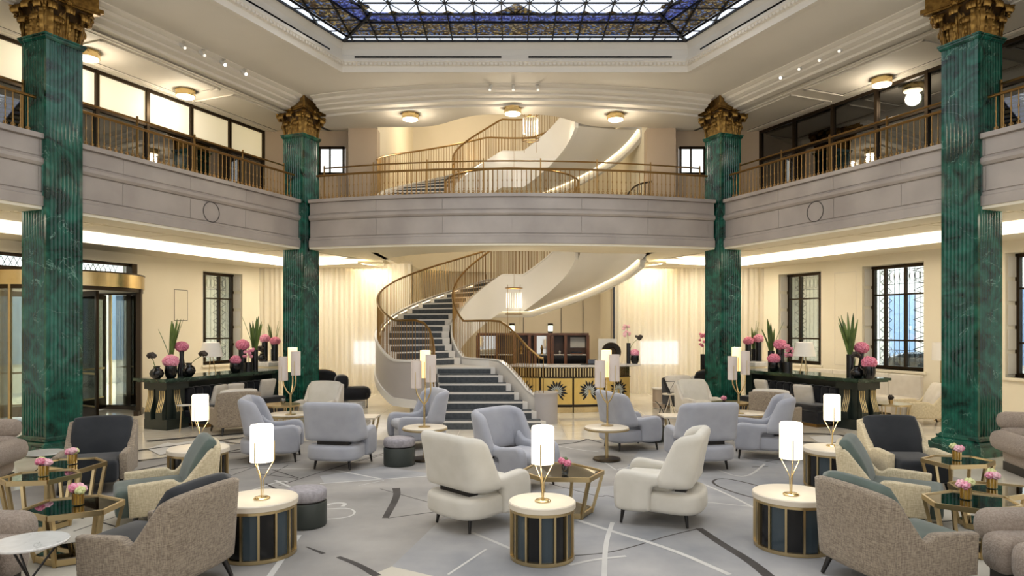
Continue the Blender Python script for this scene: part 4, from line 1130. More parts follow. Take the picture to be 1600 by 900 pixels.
# local frame: x away from the camera along the wall, y outward (away from the hall); hall side is -y
cyl_band(R_ - .1, R_ + .03, 2.84, 3.13).build('canopy', m_brassl, rd)
cyl_band(R_ - .1, R_ + .04, 3.13, 3.16).build('canopy_top', m_darkbronze, rd); MB().lathe([(0, 3.14), (R_, 3.14), (R_, 3.16), (0, 3.16)], 48).build('canopy_roof', m_darkbronze, rd)
cyl_band(R_ - .06, R_ + .0, 2.76, 2.84).build('header', m_darkbronze, rd)
MB().lathe([(0, 2.8), (R_ - .06, 2.8), (R_ - .06, 2.83), (0, 2.83)], 48).build('drum_ceiling', m_plaster2, rd)
cyl_band(R_ - .08, R_ + .02, 0, .10, math.radians(-62), math.radians(62)).build('kick_rail', m_darkbronze, rd)
cyl_band(R_ - .08, R_ + .02, 0, .10, math.radians(118), math.radians(242)).build('kick_rail', m_darkbronze, rd)
for a0, a1 in ((-55, 55), (125, 235)):
    for i in range(3):
        b0, b1 = a0 + (a1 - a0) * i / 3, a0 + (a1 - a0) * (i + 1) / 3
        cyl_band(R_ - .03, R_ - .02, .1, 2.78, math.radians(b0 + .6), math.radians(b1 - .6), 8).build('curved_pane', m_bottle, rd)
for a in (-55, 55, 125, 235, -18, 18, 162, 198):
    c, s_ = math.cos(math.radians(a)), math.sin(math.radians(a))
    w_ = .05 if abs(a) in (55, 125, 235) else .025
    MB().box(-w_, w_, -w_, w_, 0, 2.84, T(R_ * c * .985, R_ * s_ * .985, 0, math.radians(a))).build('drum_post', m_darkbronze if w_ > .03 else m_brass, rd)
for k in range(3):                                    # three wings
    a = math.radians(20 + k * 120); wg = MB(); M_ = Matrix.Rotation(a, 4, 'Z')
    wg.box(.06, .12, -.025, .025, .05, 2.75, M_); wg.box(R_ - .2, R_ - .13, -.025, .025, .05, 2.75, M_); wg.box(.06, R_ - .13, -.025, .025, .05, .28, M_); wg.box(.06, R_ - .13, -.025, .025, 2.64, 2.75, M_)
    lo = wg.build('wing', m_darkbronze, rd, ang=0)
    MB().box(.12, R_ - .2, -.006, .006, .28, 2.64, M_).build('wing_pane', m_bottle, lo)
    MB().box(.12, R_ - .2, -.012, .012, .29, .32, M_).build('brass_bead', m_brass, lo); MB().box(.12, R_ - .2, -.03, .03, .98, 1.02, M_).build('push_bar', m_brass, lo)
MB().lathe([(.05, 0), (.05, 2.8)], 16).build('central_post', m_darkbronze, rd)
# side screens and transom light filling the wall opening around the drum
sc_ = bpy.data.objects.new('door_1', None); col.objects.link(sc_); sc_['kind'] = 'structure'
for a, b in ((dt - 1.62, dt - 1.48), (dt + 1.48, dt + 1.62)): MB().sweep(side_path(-1, a, b), [(NW, 0), (NW, WZ1), (NW + .2, WZ1), (NW + .2, 0)]).build('door_frame', m_darkbronze if a < dt else m_brass, sc_)
for z in (3.18, 3.44): MB().sweep(side_path(-1, dt - 1.62, dt + 1.62), [(NW + .1, z), (NW + .1, z + .06), (NW + .2, z + .06), (NW + .2, z)]).build('transom_rail', m_darkbronze, sc_)
MB().sweep(side_path(-1, dt - 1.62, dt + 1.62), [(GW, 3.2), (GW, 3.48), (GW + .01, 3.48), (GW + .01, 3.2)]).build('transom_pane', m_clear, sc_)
g = MB()
for i in range(24):
    t = dt - 1.44 + i * .125; g.tube([(*S(-1, t, GW + .05), 3.22), (*S(-1, t + .12, GW + .05), 3.46)], .007, 5); g.tube([(*S(-1, t + .12, GW + .05), 3.22), (*S(-1, t, GW + .05), 3.46)], .007, 5)
g.build('transom_grille', m_iron, sc_, kind='stuff')
for sd in (-1, 1):
    light('street_daylight', 'AREA', (*S(sd, 0, 8.2), 7.5), 7000, (.9, .95, 1.0), 26, 6.0, (0, math.radians(0), rz_side(sd)))
light('door_drum_lamp', 'POINT', (DC_.x, DC_.y, 2.5), 25, (1, .9, .72), .2)

# ------------------------------------------------------------------ sheer curtains and cove behind the staircase
def sheer():
    m = bpy.data.materials.new('sheer_curtain'); m.use_nodes = True; t = m.node_tree; t.nodes.clear()
    o = t.nodes.new('ShaderNodeOutputMaterial'); a = t.nodes.new('ShaderNodeBsdfTransparent'); d = t.nodes.new('ShaderNodeBsdfDiffuse'); d.inputs[0].default_value = lin('#f6f0e2')
    tr = t.nodes.new('ShaderNodeBsdfTranslucent'); tr.inputs[0].default_value = lin('#f6f0e2')
    m1 = t.nodes.new('ShaderNodeMixShader'); m1.inputs[0].default_value = .4; m2 = t.nodes.new('ShaderNodeMixShader'); m2.inputs[0].default_value = .72
    t.links.new(d.outputs[0], m1.inputs[1]); t.links.new(tr.outputs[0], m1.inputs[2]); t.links.new(a.outputs[0], m2.inputs[1]); t.links.new(m1.outputs[0], m2.inputs[2]); t.links.new(m2.outputs[0], o.inputs[0]); return m
m_sheer = sheer()
for sd, nm in ((-1, 'left'), (1, 'right')):
    x0, x1 = 3.02, 7.9; rnd = random.Random(3 + sd); 
    ph = [rnd.uniform(0, 6) for _ in range(4)]
    def fn(u, v):
        x = x0 + (x1 - x0) * u
        return (sd * x, 20.3 + .03 * math.sin(x * 23 + ph[0]) * (.6 + .4 * v) + .03 * math.sin(x * 41 + ph[1] + v) + .03 * math.sin(x * 9 + ph[2]), 3.86 - 3.85 * v)
    c = MB().grid(fn, 420, 5).build('curtain', m_sheer, ang=80)
    tag(c, 'long cream sheer curtain to the %s of the staircase' % nm, 'curtain')
    struct('wall_back_%s' % nm, MB().box(min(sd * 3.05, sd * 9.5), max(sd * 3.05, sd * 9.5), 20.9, 21.0, 0, 4.0), m_cream)
    wx = (-3.65 - 1.15, -3.75) if sd < 0 else (3.9, 5.05)
    wn = MB().box(wx[0], wx[1], 20.72, 20.78, .85, 1.55).build('window_%d' % (5 if sd < 0 else 6), emit('daylit_back_window_' + nm, '#e6ecfa', 1.15)); wn['kind'] = 'structure'
    light('curtain_cove', 'AREA', (sd * 5.75, 20.62, 3.78), 85, (1, .90, .70), 3.9, .2, (math.radians(8), 0, 0))
    light('curtain_fill_wash', 'AREA', (sd * 5.4, 19.2, 3.8), 95, (1, .92, .76), 4.2, .3, (math.radians(22), 0, 0))  # area lamp added to brighten the curtains from the front

# ------------------------------------------------------------------ reception desk
rc = Vector((1.15, 18.60)); RR = 2.80
desk = thing('reception_desk', 'curved gold reception desk with black and white flower medallions', 'desk', (rc.x, rc.y, 0))
def dpath(a0, a1, k=24): return [((0, 0), (math.sin(a0 + (a1 - a0) * i / k), -math.cos(a0 + (a1 - a0) * i / k))) for i in range(k + 1)]
DA0, DA1 = math.radians(-26), math.radians(37)
MB().sweep(dpath(DA0, DA1), [(RR - .5, 0), (RR - .5, 1.04), (RR - .03, 1.04), (RR - .03, 0)]).build('body', m_darkbronze, desk)
MB().sweep(dpath(DA0, DA1), [(RR - .05, .0), (RR - .05, .13), (RR + .005, .13), (RR + .005, 0)]).build('plinth', m_brassl, desk)
MB().sweep(dpath(DA0 - .02, DA1 + .07, 30), [(RR - .62, 1.06), (RR - .62, 1.10), (RR + .16, 1.10), (RR + .16, 1.07), (RR + .06, 1.04), (RR - .6, 1.04)]).build('counter_top', m_marbtop, desk)
MB().sweep(dpath(DA0, DA1), [(RR - .04, .17), (RR - .04, .19), (RR + .012, .19), (RR + .012, .17)]).build('moulding', m_blackw, desk)
MB().sweep(dpath(DA0, DA1), [(RR - .04, .80), (RR - .04, .815), (RR + .012, .815), (RR + .012, .80)]).build('moulding', m_blackw, desk)
k = 46                                               # vertical ribs of the frieze
rib = MB().box(-.014, .014, -.012, .012, .83, 1.03).mesh('frieze_rib', m_brassl, 0)
for i in range(k):
    a = DA0 + (DA1 - DA0) * (i + .5) / k; inst(rib, 'frieze_rib', desk, T(math.sin(a) * (RR - .02), -math.cos(a) * (RR - .02), 0, a))
pet = []
def teardrop(l, w_): return [(0, 0)] + [(w_ * math.sin(pi * i / 12) ** 1.0 * (i / 12) ** .6, l * i / 12) for i in range(1, 12)] + [(0, l)] + [(-w_ * math.sin(pi * i / 12) * (i / 12) ** .6, l * i / 12) for i in range(11, 0, -1)]
m_ebony = mk('ebony_inlay', '#191614', rough=.3); m_pearl = mk('pearl_inlay', '#cfd2c6', rough=.25)
npan = 4
for i in range(npan):
    a0 = DA0 + (DA1 - DA0) * i / npan + .008; a1 = DA0 + (DA1 - DA0) * (i + 1) / npan - .008
    pn = MB().sweep(dpath(a0, a1, 10), [(RR - .03, .19), (RR - .03, .80), (RR + .004, .80), (RR + .004, .19)]).build('gold_panel', m_goldpanel, desk)
    for e in (a0 - .008,):
        MB().box(-.014, .014, -.02, .02, .0, .83, T(math.sin(e) * RR, -math.cos(e) * RR, 0, e)).build('panel_post', m_darkbronze, desk)
    am = (a0 + a1) / 2; M0 = T(math.sin(am) * (RR + .005), -math.cos(am) * (RR + .005), .50, am) @ Matrix.Rotation(pi / 2, 4, 'X')
    for q in range(15):
        th = math.radians(-143 + q * 20.4); L = .235 if q % 2 == 0 else .195
        def bend(p): return p
        b1 = MB().prism(teardrop(L, .036), 0, .006, M0 @ Matrix.Rotation(th, 4, 'Z') @ Matrix.Translation((0, .03, .0)))
        b1.build('flower_petal', m_ebony, pn, ang=0)
        b2 = MB().prism(teardrop(L * .6, .014), 0, .009, M0 @ Matrix.Rotation(th + .16, 4, 'Z') @ Matrix.Translation((0, .02, .001)))
        b2.build('flower_petal', m_pearl, pn, ang=0)
light('desk_wash', 'AREA', (1.2, 15.2, 3.75), 40, (1, .85, .6), 2.2, .5, (math.radians(12), 0, 0))
# cabinet with open compartments behind the desk
cb = thing('display_cabinet', 'long walnut display cabinet with mirrored compartments behind the reception desk', 'cabinet', (.55, 18.45, 0))
x0, x1 = -1.5, 1.52
MB().box(x0, x1, -.02, .34, .0, .98).build('base', m_wood, cb); MB().box(x0, x1, -.04, .36, 1.76, 1.82).build('top', m_wood, cb); MB().box(x0, x1, .3, .33, .98, 1.76).build('back_panel', mk('dark_walnut', '#3a2313', '#4d3019', 5, .4, stretch=(1, 1, .2)), cb)
for a, b in ((-1.45, -.98), (.11, .42)): MB().box(a, b, .285, .3, 1.25, 1.74).build('mirror_back', m_mirror, cb)
MB().box(1.05, 1.45, .27, .28, 1.42, 1.70).build('pale_card', m_white, cb)
for x in (x0, -.98, -.50, -.10, .06, .42, .52, .88, 1.48):
    MB().box(x - .02, x + .06, -.02, .3, .98, 1.76).build('upright', m_wood, cb)
for a, b in ((-1.45, -.98), (-.93, -.50), (.11, .42), (.57, .88), (.93, 1.48)): MB().box(a, b, 0, .3, 1.22, 1.24).build('shelf', mk('pale_shelf', '#d8d0c0', rough=.4), cb)
for a, b in ((.11, .42), (.57, .88), (.93, 1.48)): MB().box(a, b, .02, .28, .99, 1.20).build('drawer', m_black, cb)
for x, z, w_, h_, mt, nmx in ((-.3, 1.25, .10, .24, m_bronze, 'bronze figurine on the cabinet shelf'), (.27, 1.24, .06, .26, m_capgold, 'dark sculpture in a cabinet compartment'), (.75, 1.24, .05, .11, m_white, 'white card standing in a cabinet compartment')):
    o = MB().lathe([(0, 0), (w_ * .5, 0), (w_ * .3, h_ * .3), (w_ * .6, h_ * .6), (w_ * .25, h_ * .85), (0, h_)], 12).build('ornament', mt, loc=(.55 + x, 18.6, z)); tag(o, nmx, 'ornament')
o = thing('stacked_tray', 'low dark stacked tray in the right cabinet compartment', 'tray', (1.75, 18.6, 1.24))
MB().box(-.16, .16, -.09, .09, 0, .03).build('tray', m_wood, o); MB().box(-.14, .14, -.08, .08, .03, .07).build('tray', m_black, o)
for px, lb in ((860, 'small glowing lantern with dark cap on the walnut cabinet, right one'), (800, 'small glowing lantern with dark cap on the cabinet under the chandelier')):
    o = thing('lantern', lb, 'lamp', ((px - 800) * 18.6 / F, 18.6, 1.82), 0, 'lanterns on the cabinet')
    MB().lathe([(.07, 0), (.07, .05), (.05, .055)], 16).build('lamp_base', m_darkgreenwood, o); MB().lathe([(.065, .055), (.065, .20), (0, .2)], 16).build('lamp_glass', emit('lantern_glow_%d' % px, '#f4fff0', 2.0), o); MB().lathe([(.075, .2), (.075, .26), (0, .27)], 16).build('cap', m_darkbronze, o)
def on_desk(px, r=RR - .15):
    q = (px - 800) / F                               # intersection of the pixel ray with the counter
    for i in range(400):
        a = DA0 - .1 + (DA1 - DA0 + .2) * i / 399; x, y = rc.x + r * math.sin(a), rc.y - r * math.cos(a)
        if x / y >= q: break
    return Vector((x, y, 1.10))
o = thing('framed_panel', 'white square panel standing on the reception counter behind the ring sculpture', 'panel', on_desk(949, RR - .42))
MB().box(-.22, .22, -.015, .015, 0, .60).build('panel', m_white, o); MB().box(-.24, .24, -.03, .03, 0, .02).build('foot', m_brass, o)
o = thing('disc_sculpture', 'dark ribbed disc sculpture standing on the reception counter', 'sculpture', on_desk(955))
MB().lathe([(.0, -.03), (.10, -.035), (.12, -.02), (.22, -.04), (.235, 0), (.22, .04), (.12, .02), (.10, .035), (0, .03)], 36, m=T(0, 0, .29, 0, pi / 2)).build('disc', m_darkbronze, o)
for r in (.13, .16, .19): MB().tube([(r * math.cos(a), -.04, .29 + r * math.sin(a)) for a in [2 * pi * i / 32 for i in range(32)]], .008, 5, True).build('groove_ring', m_blackw, o)
MB().box(-.08, .08, -.05, .05, 0, .07).build('foot', m_black, o)
o = thing('tablet_stand', 'slim black tablet stand lying on the reception counter', 'stand', on_desk(925, RR - .2)); MB().box(-.28, .28, -.1, .1, 0, .02).build('tray', m_black, o); MB().box(-.1, .1, -.02, .0, .02, .12, T(0, 0, 0, 0, -.3)).build('screen', m_black, o)

# ------------------------------------------------------------------ vases, flowers, lamps
def flower_head(c, r, mat, name='blossom', seed=1, n=70): return MB().lathe([(0, -r * .6), (r * .6, -r * .4), (r * .75, 0), (r * .6, r * .4), (0, r * .6)], 12, c).blobs(c, r * .78, n, r * .27, .78, seed)
def vase_flower(label, loc, kind, hh, r, flower=None, fr=.13, mat=None, group=None, seed=1, fz=None):
    o = thing('flower_vase', label, 'vase', loc, 0, group)
    pr = {'cup': [(r * .6, 0), (r * .8, hh * .1), (r, hh * .5), (r * .95, hh), (r * .85, hh), (r * .8, hh * .9), (0, hh * .9)],
          'ball': [(r * .45, 0), (r * .8, hh * .15), (r, hh * .42), (r * .8, hh * .70), (r * .4, hh * .84), (r * .42, hh * .94), (r * .5, hh), (r * .3, hh), (0, hh * .9)],
          'bottle': [(r * .9, 0), (r, hh * .15), (r * .85, hh * .35), (r * .45, hh * .7), (r * .55, hh), (r * .4, hh), (0, hh * .96)],
          'cyl': [(r, 0), (r, hh), (r * .9, hh), (r * .88, hh * .9), (0, hh * .9)]}[kind]
    MB().lathe(pr, 28).build('vase', m_black, o, ang=65)
    if flower:
        c = (0, 0, fz or hh + fr * .55)
        s_ = MB().tube([(0, 0, hh * .5), (0, 0, c[2])], .008, 5).build('stem', m_leaf, o)
        flower_head(c, fr, flower, seed=seed).build('blossom', flower, o, ang=60)
    return o
def grass_vase(label, loc, hh, r, gh, spread, n=9, seed=1, group=None):
    o = thing('grass_vase', label, 'plant', loc, 0, group)
    MB().lathe([(r, 0), (r, hh), (r * .9, hh), (r * .88, hh * .9), (0, hh * .9)], 20).build('vase', m_black, o)
    rnd = random.Random(seed)
    for i in range(n):
        a = rnd.uniform(0, 6.28); L = gh * rnd.uniform(.6, 1.0); s_ = spread * rnd.uniform(.2, 1.0); w_ = rnd.uniform(.032, .046)
        dx, dy = math.cos(a), math.sin(a)
        def fn(u, v):
            wv = w_ * (math.sin(pi * min(1, .18 + .82 * v)) ** .7) * (1 if v < .98 else .2)
            return (dx * s_ * v ** 1.3 * 1 - dy * (u - .5) * 2 * wv + dx * .02, dy * s_ * v ** 1.3 + dx * (u - .5) * 2 * wv, hh * .8 + L * v + .012 * abs(u - .5))
        MB().sheet(fn, .006, 3, 9).build('leaf_blade', m_leaf, o, ang=60)
    return o
def branch_vase(label, loc, hh, r, mat, kind='orchid', seed=1, lean=.0, bh=.3):
    o = thing('orchid_vase', label, 'vase', loc)
    MB().lathe([(r, 0), (r, hh), (r * .9, hh), (r * .88, hh * .9), (0, hh * .9)], 20).build('vase', m_black, o) if kind != 'ball' else MB().lathe([(r * .45, 0), (r * .8, hh * .15), (r, hh * .42), (r * .8, hh * .70), (r * .4, hh * .84), (r * .5, hh), (0, hh * .9)], 24).build('vase', m_black, o, ang=65)
    rnd = random.Random(seed)
    path = [Vector((0, 0, hh * .5)), Vector((lean * .3, 0, hh + bh * .3)), Vector((lean, -.01, hh + bh))]
    MB().tube(chaikin(path, 2, False), .007, 5).build('stem', m_leaf, o)
    b = MB()
    for i in range(11):
        p = Vector((lean * rnd.uniform(.5, 1.1) + rnd.uniform(-.09, .09), rnd.uniform(-.06, .06), hh + bh * rnd.uniform(.35, 1.05))) if kind == 'orchid' else Vector((lean + rnd.uniform(-.07, .07), rnd.uniform(-.05, .05), hh + bh + rnd.uniform(-.05, .05)))
        b.blobs(p, .025, 9, .022, .7, i)
    b.build('blossom', mat, o, ang=60); return o
m_darkflower = mk('near_black_petals', '#2a2320', '#4a4038', 30, .6)
p = on_desk(982, RR - .12); branch_vase('tall black vase of pink orchids on the reception counter', p, .50, .05, m_palep, 'orchid', 4, -.04, .42)
p = on_desk(992, RR - .02); vase_flower('black vase with low pink flower ball at the right end of the reception counter', p, 'cup', .20, .10, m_pink, .11)
p = on_desk(993, RR - .28); branch_vase('black vase with a leaning dark seed-head branch on the reception counter', p, .40, .05, m_darkflower, 'stem', 6, .26, .22)

# ------------------------------------------------------------------ marble-topped consoles with built-in black sofas
BARC = Vector((6.63, 13.10))
def bar_pt(sd, px, off, z=1.0):
    c = Vector((sd * BARC.x, BARC.y)) + N(sd) * off; u = U(sd); q = (px - 800) / F
    x = (q * c.y - c.x) / (u.x - q * u.y); p = c + u * x
    return Vector((p.x, p.y, z))
for sd, nm in ((-1, 'left'), (1, 'right')):
    s_ = -sd
    o = thing('marble_console', 'long dark console with green marble top and gilt fluted end in the %s gallery' % nm, 'console', (sd * BARC.x, BARC.y, 0), rz_side(sd))
    def B(x0, x1, y0, y1, z0, z1): y0, y1 = sorted((y0 * s_, y1 * s_)); return MB().box(x0, x1, y0, y1, z0, z1)
    q = B(-.14, 3.12, -.14, .74, .95, 1.0); q.box(-.10, 3.10, *sorted((-.10 * s_, .70 * s_)), .92, .95); q.build('counter_top', marble('console_green_marble_' + nm, '#1b2b22', '#37513f', '#7f9484', 1.5, .1, .02, .5), o)
    B(.0, .52, .0, .60, 0, .20).build('plinth', m_darkgreenwood, o); B(.05, .47, .05, .55, .2, .78).build('end_block', m_darkgreenwood, o); B(.0, .52, .0, .60, .78, .92).build('end_capital', m_darkgreenwood, o)
    B(.5, 3.0, .30, .58, 0, .92).build('body', m_darkgreenwood, o); B(2.86, 3.06, 0, .60, 0, .92).build('far_block', m_darkgreenwood, o)
    def corbel(M_):                                   # S-curved fluted pilaster
        q = MB(); prof = []
        for i in range(15): v = i / 14; prof.append((v, .055 + .035 * math.cos(pi * v) + .012 * math.sin(2 * pi * v)))
        vs = []; fs = []
        for v, d in prof:
            z = .20 + .58 * v; vs += [(-.085, 0, z), (-.085, -d, z), (.085, -d, z), (.085, 0, z)]
        for i in range(14):
            for j in range(4): fs.append((i * 4 + j, i * 4 + (j + 1) % 4, i * 4 + 4 + (j + 1) % 4, i * 4 + 4 + j))
        c = q.add(vs, fs, M_).build('corbel', m_darkgreenwood, o)
        for k in range(4):
            x = -.06 + .04 * k; MB().tube([M_ @ Vector((x, -d - .003, .34 + .42 * v)) for v, d in [(v, .055 + .035 * math.cos(pi * (.25 + .72 * v)) + .012 * math.sin(2 * pi * (.25 + .72 * v))) for v in [i / 10 for i in range(11)]]], .010, 6).build('gilt_flute', m_brassl, c)
    for y in (.15, .45): corbel(T(.05, y * s_, 0, -pi / 2))
    corbel(T(.27, .05 * s_, 0, 0 if s_ > 0 else pi))
    # sofa
    f = thing('black_sofa', 'low black channel-tufted sofa built along the %s console' % nm, 'sofa', (sd * BARC.x, BARC.y, 0), rz_side(sd))
    def RB_(x0, x1, y0, y1, z0, z1, r, **k): y0, y1 = sorted((y0 * s_, y1 * s_)); return MB().rbox(x0, x1, y0, y1, z0, z1, r, **k)
    RB_(.56, 2.84, -.42, .28, .06, .30, .04).build('base', m_blackvel, f); B(.6, 2.80, -.40, .26, 0, .06).build('brass_plinth', m_bronze, f)
    for i in range(3): RB_(.57 + i * .755, .57 + (i + 1) * .755, -.44, .10, .30, .43, .05, bulge=.02).build('seat_cushion', m_blackvel, f)
    for i in range(11): RB_(.57 + i * .206, .57 + (i + 1) * .206, .06, .29, .40, .78, .075).build('back_channel', m_blackvel, f)
def pillow(label, loc, rz, tilt, mat, s_=.40, group=None):
    o = thing('cushion', label, 'cushion', loc, rz, group)
    MB().rbox(-s_ / 2, s_ / 2, -.05, .05, -s_ / 2, s_ / 2, .05, T(0, 0, 0, 0, tilt), bulge=.0).add([], []).build('cushion_cover', mat, o, ang=60)
    q = MB().tube([T(0, 0, 0, 0, tilt) @ Vector((x * (s_ / 2 - .012), -.0, z * (s_ / 2 - .012))) for x, z in [(-1, -1), (1, -1), (1, 1), (-1, 1)]], .007, 6, True); q.build('piping', mat, o); return o
for sd, px, z, lb in ((-1, 342, .60, 'pale cushion leaning on the left black sofa, nearest the picture edge'), (-1, 366, .60, 'pale cushion on the left black sofa, behind the beige armchair'), (-1, 417, .62, 'pale cushion on the left black sofa near the green column'), (1, 1191, .62, 'pale cushion on the right black sofa behind the grey armchair'), (1, 1256, .60, 'pale cushion on the right black sofa beside the lit table lamp')):
    p = bar_pt(sd, px, -.2, z); pillow(lb, p, rz_side(sd) + (pi if sd < 0 else 0) + (.25 if px in (342, 1256) else -.1), (-.28), m_linen, .42)
PINKS = [m_pink, m_rose]
V = [(-1, 245, .12, 'ball', .24, .13, None, 0, 'round black vase holding a dark bloom at the left console end', 1),
     (-1, 267, .04, 'cup', .24, .115, m_pink, .15, 'rounded black vase with pink flower ball at the left console end', 2),
     (-1, 284, .30, 'bottle', .52, .085, m_rose, .13, 'tall bottle vase with pink flower ball on the left console', 3),
     (-1, 295, .08, 'ball', .27, .13, None, 0, 'round black vase with a leaning dark flower on the left console', 4),
     (-1, 368, .08, 'cup', .20, .12, m_rose, .12, 'low black vase with pink ball right of the left lamp', 5),
     (-1, 379, .34, 'cyl', .50, .085, m_rose, .15, 'tall black cylinder vase with pink ball on the left console', 6),
     (1, 1340, .06, 'ball', .24, .13, None, 0, 'round black vase at the right console end', 7),
     (1, 1358, .08, 'cup', .24, .115, m_rose, .14, 'rounded black vase with pink flower ball at the right console end', 8),
     (1, 1346, .34, 'bottle', .50, .085, m_rose, .14, 'tall bottle vase with pink flower ball at the right console end', 9),
     (1, 1209, .08, 'cup', .20, .12, m_rose, .14, 'low black vase with pink ball left of the right lamp', 10),
     (1, 1219, .36, 'cyl', .50, .09, m_rose, .15, 'tall black cylinder vase with pink ball on the right console', 11)]
for sd, px, off, kd, hh, r, fl_m, fr, lb, sd_ in V: vase_flower(lb, bar_pt(sd, px, off), kd, hh, r, fl_m, fr, seed=sd_)
branch_vase('black vase of pink orchid blossoms on the left console', bar_pt(-1, 388, .12), .20, .10, m_pink, 'orchid', 11, 0, .34)
branch_vase('black vase of pink orchid blossoms on the right console', bar_pt(1, 1230, .14), .22, .11, m_pink, 'orchid', 12, .03, .36)
for sd, px, lean, lb in ((-1, 241, -.05, 'dark bloom on a thin stem standing in the round left-end vase'), (-1, 302, .20, 'dark bloom leaning out to the right on the left console'), (1, 1336, .02, 'dark bloom beside the tall grass on the right console')):
    o = thing('dark_flower', lb, 'flower', bar_pt(sd, px, .10, 1.22)); MB().tube([(-lean * .4, 0, 0), (lean * .3, 0, .12), (lean, 0, .20)], .007, 5).build('stem', m_leaf, o); b = MB()
    for i in range(7): b.blobs((lean + .05 * math.cos(i * .9), .04 * math.sin(i * .9), .21 + .02 * (i % 3)), .03, 8, .025, .6, i)
    b.build('blossom', m_darkflower, o)
for sd, px, off, hh, gh, sp_, n, lb in ((-1, 267, .40, .40, 1.0, .30, 9, 'tall sword-leaf grass in a black vase at the left console end'), (-1, 398, .36, .46, .88, .30, 9, 'sword-leaf grass in a black vase near the left back column'), (1, 1329, .16, .45, 1.0, .30, 11, 'tall sword-leaf grass in a black vase at the right console end'), (1, 1205, .38, .44, .90, .30, 9, 'sword-leaf grass in a black vase near the right back column')):
    grass_vase(lb, bar_pt(sd, px, off), hh, .075, gh, sp_, n, seed=px)
for sd, px, lb in ((-1, 330, 'white shaded tripod lamp on the left console'), (1, 1257, 'white shaded tripod lamp on the right console')):
    o = thing('tripod_lamp', lb, 'lamp', bar_pt(sd, px, .30), .4, 'tripod lamps on the consoles')
    for k in range(3): a = 2.1 * k; MB().tube([(.09 * math.cos(a), .09 * math.sin(a), 0), (.02 * math.cos(a), .02 * math.sin(a), .42)], .009, 6).build('leg', m_brass, o)
    MB().lathe([(.235, .36), (.165, .66), (.16, .66), (.23, .36)], 32).build('lamp_shade', m_lampoff, o)
    light('tripod_lamp_bulb', 'POINT', bar_pt(sd, px, .30, 1.48), 5, (1, .88, .7), .05)
# far pedestals with vases
for sd, px, nm in ((-1, 421, 'left'), (1, 1178, 'right')):
    d = 17.3; x = (px - 800) * d / F
    o = thing('stone_pedestal', 'pale stone pedestal table behind the %s console' % nm, 'table', (x, d, 0), rz_side(sd))
    MB().rbox(-.34, .34, -.28, .28, 1.0, 1.12, .03).build('table_top', m_marbtop, o); MB().lathe([(.22, 0), (.22, .9), (.3, 1.0)], 24).build('pedestal_body', m_cream, o)
    for i, (dx, hh) in enumerate(((-.10, .50), (.16, .44))):
        xx = dx * -sd
        vase_flower('slim black vase with pink ball on the pale %s pedestal, %s one' % (nm, 'taller' if i == 0 else 'shorter'), (x + xx, d - .05, 1.12), 'cyl', hh, .075, m_rose if i else m_pink, .13, seed=20 + i)
    grass_vase('light green grass standing on the pale %s pedestal' % nm, (x + .05, d + .14, 1.12), .30, .06, .85, .16, 6, seed=int(px))
branch_vase('small black vase with dark leaves on the pale left pedestal', ((409 - 800) * 17.1 / F, 17.1, 1.12), .2, .11, m_darkflower, 'ball', 3, -.02, .12)
o = branch_vase('pink orchid sprays peeking out left of the right back column', ((1099 - 800) * 18.4 / F, 18.4, 0), 1.25, .08, m_rose, 'orchid', 9, -.02, .55)
# ------------------------------------------------------------------ rug with inlaid lines
def floor_poly(pxs): return [(p.x, p.y) for p in (P(a, b) for a, b in pxs)]
rugp = [(-2.9, 12.0), (2.9, 12.0), (4.6, 11.7), (5.7, 9.6), (6.1, 8.0), (6.1, 3.0), (-6.1, 3.0), (-6.1, 8.0), (-5.7, 9.6), (-4.6, 11.7)]
rug = MB().prism(rugp, .001, .010).build('rug', m_rug, ang=0)
tag(rug, 'large grey lobby rug with charcoal and ivory drawn lines', 'rug')
lay = [0]
def zl(): lay[0] += 1; return .0102 + .00003 * lay[0]
def patch(pts, mat, nm='rug_field'): z = zl(); MB().prism(floor_poly(pts), z - .0005, z).build(nm, mat, rug, ang=0)
patch([(690, 812), (613, 886), (655, 930), (1500, 930), (1240, 700), (1000, 702), (960, 760), (800, 770)], m_rugblue)
patch([(500, 745), (598, 730), (680, 742), (668, 746), (507, 757)], m_rugblue)
patch([(570, 905), (612, 887), (690, 905), (680, 930), (560, 930)], m_rugcream)
patch([(40, 800), (120, 770), (205, 790), (240, 830), (190, 910), (0, 930), (-60, 860)], m_rugcream)
patch([(1600, 775), (1480, 770), (1400, 790), (1370, 830), (1420, 905), (1620, 930)], m_rugcream)
patch([(250, 697), (330, 685), (360, 695), (300, 706)], m_rugwhite); patch([(230, 702), (262, 692), (300, 700), (250, 712)], m_rugwhite)
patch([(1265, 683), (1310, 680), (1330, 690), (1290, 700)], m_rugwhite)
def line(pts, w, mat, nm='rug_line'):
    z = zl(); P2 = [Vector((p.x, p.y)) for p in (P(a, b) for a, b in pts)]
    if len(P2) > 2: P2 = chaikin(P2, 2, False)
    ws = w if isinstance(w, (list, tuple)) else (w, w); k = len(P2); L = []; R = []
    for i, p in enumerate(P2):
        d = (P2[min(i + 1, k - 1)] - P2[max(i - 1, 0)]).normalized(); n = Vector((-d.y, d.x)); ww = ws[0] + (ws[1] - ws[0]) * i / (k - 1)
        ww *= .75; L.append(p + n * ww / 2); R.append(p - n * ww / 2)
    q = MB(); vs = [(p.x, p.y, z) for p in L] + [(p.x, p.y, z) for p in R]
    q.add(vs, [(i, i + 1, k + i + 1, k + i) for i in range(k - 1)]); q.build(nm, mat, rug, ang=0)
D_, W_ = m_rugdark, m_rugwhite
